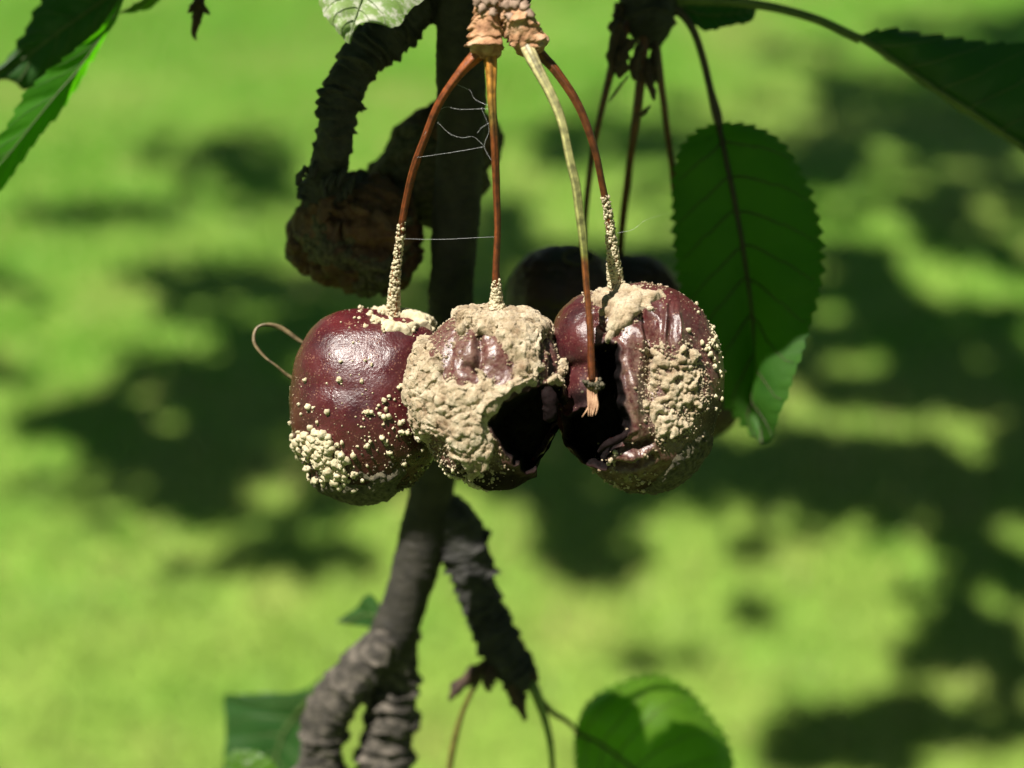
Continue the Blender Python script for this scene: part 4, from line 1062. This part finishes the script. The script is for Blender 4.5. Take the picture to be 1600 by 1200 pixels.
a = rng.random(70) * 6.283; rr = 8 + 7 * rng.random(70)
C = P(926 + np.cos(a) * rr * 1.2, 601 + rng.normal(size=70) * 3.5, 0.2382 - np.sin(a) * rr * 0.0001)
pustules('grey_mould_ring', C, 0.00018 + 0.0002 * rng.random(70), M['grey_mould'], st)

# ---- shrivelled old fruit at the left, on the ringed spur
def old_fruit(label, outline, cen, d, Rd, mat, wr, seed, mouldfrac, group=None, name='mummified_cherry', n=80):
    root = empty(name, P(*cen, d), label, 'cherry', group)
    W, Q, D = fruit_base(outline, cen, d, Rd, n)
    Nn = vnormals(W, Q)
    wk = 1 - np.abs(fbm(W, 0.007, seed)) * 2.2
    h = wr * (-np.clip(wk, 0, 1) ** 3 * 1.0 + 0.6 * fbm(W, 0.008, seed + 4) + 0.25 * fbm(W, 0.002, seed + 6))
    W = W + Nn * h[:, None]
    px, py = proj(W)
    rot = np.clip(0.5 + 1.2 * fbm(W, 0.006, seed + 9), 0, 1) * mouldfrac
    mk('skin', W, Q, mat, root, attrs={'rot': rot})
    N2_ = vnormals(W, Q)
    if mouldfrac > 0.2:
        m = 22 * fbm(W, 0.006, seed + 12) - 12 + 20 * mouldfrac + 0.06 * (py - cen[1])
        crust('mould_crust', W, N2_, Q, m, 0.0008, M['grey_mould'], root, seed, ((0.0016, 1), (0.0008, .6)))
    return root, W, N2_, px, py, D

ra, Wa, Na, pxa, pya, Da = old_fruit('brown shrivelled old cherry stuck below the ringed spur', [(478, 300), (452, 340), (446, 375), (458, 415), (490, 442), (535, 458), (585, 466), (632, 452), (662, 412), (668, 360), (655, 320), (610, 285), (550, 262), (505, 270)],
          (557, 366), 0.279, 0.0098, M['mummy'], 0.0021, 51, 0.45)
rb, Wb, Nb, pxb, pyb, Db = old_fruit('dark mould crusted old cherry wedged behind the main stem', [(572, 295), (598, 232), (640, 182), (688, 155), (740, 165), (784, 210), (780, 232), (760, 262), (764, 288), (744, 312), (700, 345), (640, 350), (590, 335)],
          (680, 255), 0.291, 0.0115, M['mummy'], 0.0013, 57, 0.9)
# papery strips of torn skin on the brown one
for b, t_, w in [((520, 305), (500, 350), 16), ((548, 318), (578, 332), 10), ((530, 345), (520, 400), 10), ((585, 325), (616, 362), 15)]:
    scale_piece('torn_skin', b, t_, w, M['mummy_strip'], 0.2706, 0.0005, ra)

# ---- dark fruit behind, on the right-hand spur
def back_fruit(label, cen, r, d, stem_pts, seed, mf):
    ang = np.linspace(0, 2 * math.pi, 16, endpoint=False)
    o = np.stack([cen[0] + r * np.cos(ang) * (1 + 0.03 * np.sin(3 * ang + seed)), cen[1] - r * 0.95 * np.sin(ang)], 1)
    root, W, N_, px, py, D = old_fruit(label, o, cen, d, r * mpp(d) * 0.95, M['dark_skin'], 0.0004, seed, mf, 'dark cherries hanging behind', 'dark_cherry', 70)
    S, R, _ = path(stem_pts, 90)
    V, F, t = tube_world(S, R, 14, lambda s, th: 1 + 0.06 * np.sin(4 * th + 90 * s))
    mk('stem', V, F, M['stem'], root, attrs={'col': np.tile((0.10, 0.035, 0.012), (len(V), 1))})
    return root, W, N_, px, py, D
rd, Wd, Nd, pxd, pyd, Dd = back_fruit('dark round cherry with a pale ring, behind the split cherry', (880, 472), 96, 0.296,
    [(985, 30, .284, 8), (965, 75, .2835, 7), (945, 150, .285, 5.5), (928, 230, .288, 5), (917, 310, .291, 5), (912, 370, .294, 5), (908, 396, .296, 6)], 71, 0.15)
# pale ring scar on it
a = rng.random(160) * 6.283
k = [int(np.argmin((pxd - (903 + 22 * math.cos(t_))) ** 2 + (pyd - (402 + 11 * math.sin(t_))) ** 2 + 1e5 * (Dd[:, 2] < 0))) for t_ in a]
pustules('ring_scar', Wd[k] + Nd[k] * 0.0001, np.full(len(k), 0.00035), M['grey_mould'], rd)
back_fruit('dark wrinkled cherry half hidden behind the split cherry', (985, 475), 84, 0.307,
    [(1006, 50, .2835, 9), (1003, 100, .283, 7.5), (996, 170, .285, 7), (986, 240, .289, 6), (976, 320, .295, 6), (970, 375, .301, 6), (968, 405, .306, 6)], 75, 0.2)
back_fruit('dark cherry behind the hanging leaf, lowest of its bunch', (1086, 618), 76, 0.309,
    [(1022, 60, .285, 8), (1028, 95, .285, 6.5), (1038, 170, .288, 5), (1050, 260, .293, 5), (1064, 380, .299, 5), (1078, 490, .305, 5), (1084, 552, .309, 5)], 79, 0.2)

# ------------------------------------------------------------------ spider silk
web = empty('spider_web', P(757, 229, 0.243), 'fine white spider threads strung between the first two stems', 'spider web')
for pts in [[(662, 212, .243), (690, 170, .2425), (720, 171, .242), (757, 170, .2415), (772, 172, .2408)], [(714, 132, .242), (735, 142, .242), (742, 155, .242), (770, 168, .2408)], [(684, 191, .2425), (703, 209, .2425), (722, 215, .242), (740, 214, .242), (757, 229, .242)],
            [(652, 246, .244), (700, 239, .243), (730, 234, .2425), (757, 229, .242)], [(752, 168, .242), (764, 202, .242), (757, 229, .242), (773, 259, .241)], [(746, 208, .242), (752, 200, .242), (764, 192, .242)],
            [(625, 373, .249), (690, 374, .247), (750, 371, .246), (778, 370, .242)], [(953, 366, .2445), (985, 360, .2445), (998, 352, .2445), (1011, 343, .2445), (1052, 330, .288)]]:
    c = catmull(lean(pts), 30)
    S = P(c[:, 0], c[:, 1], c[:, 2])
    V, F, t = tube_world(S, np.full(30, 0.000012), 5)
    mk('thread', V, F, M['web'], web)
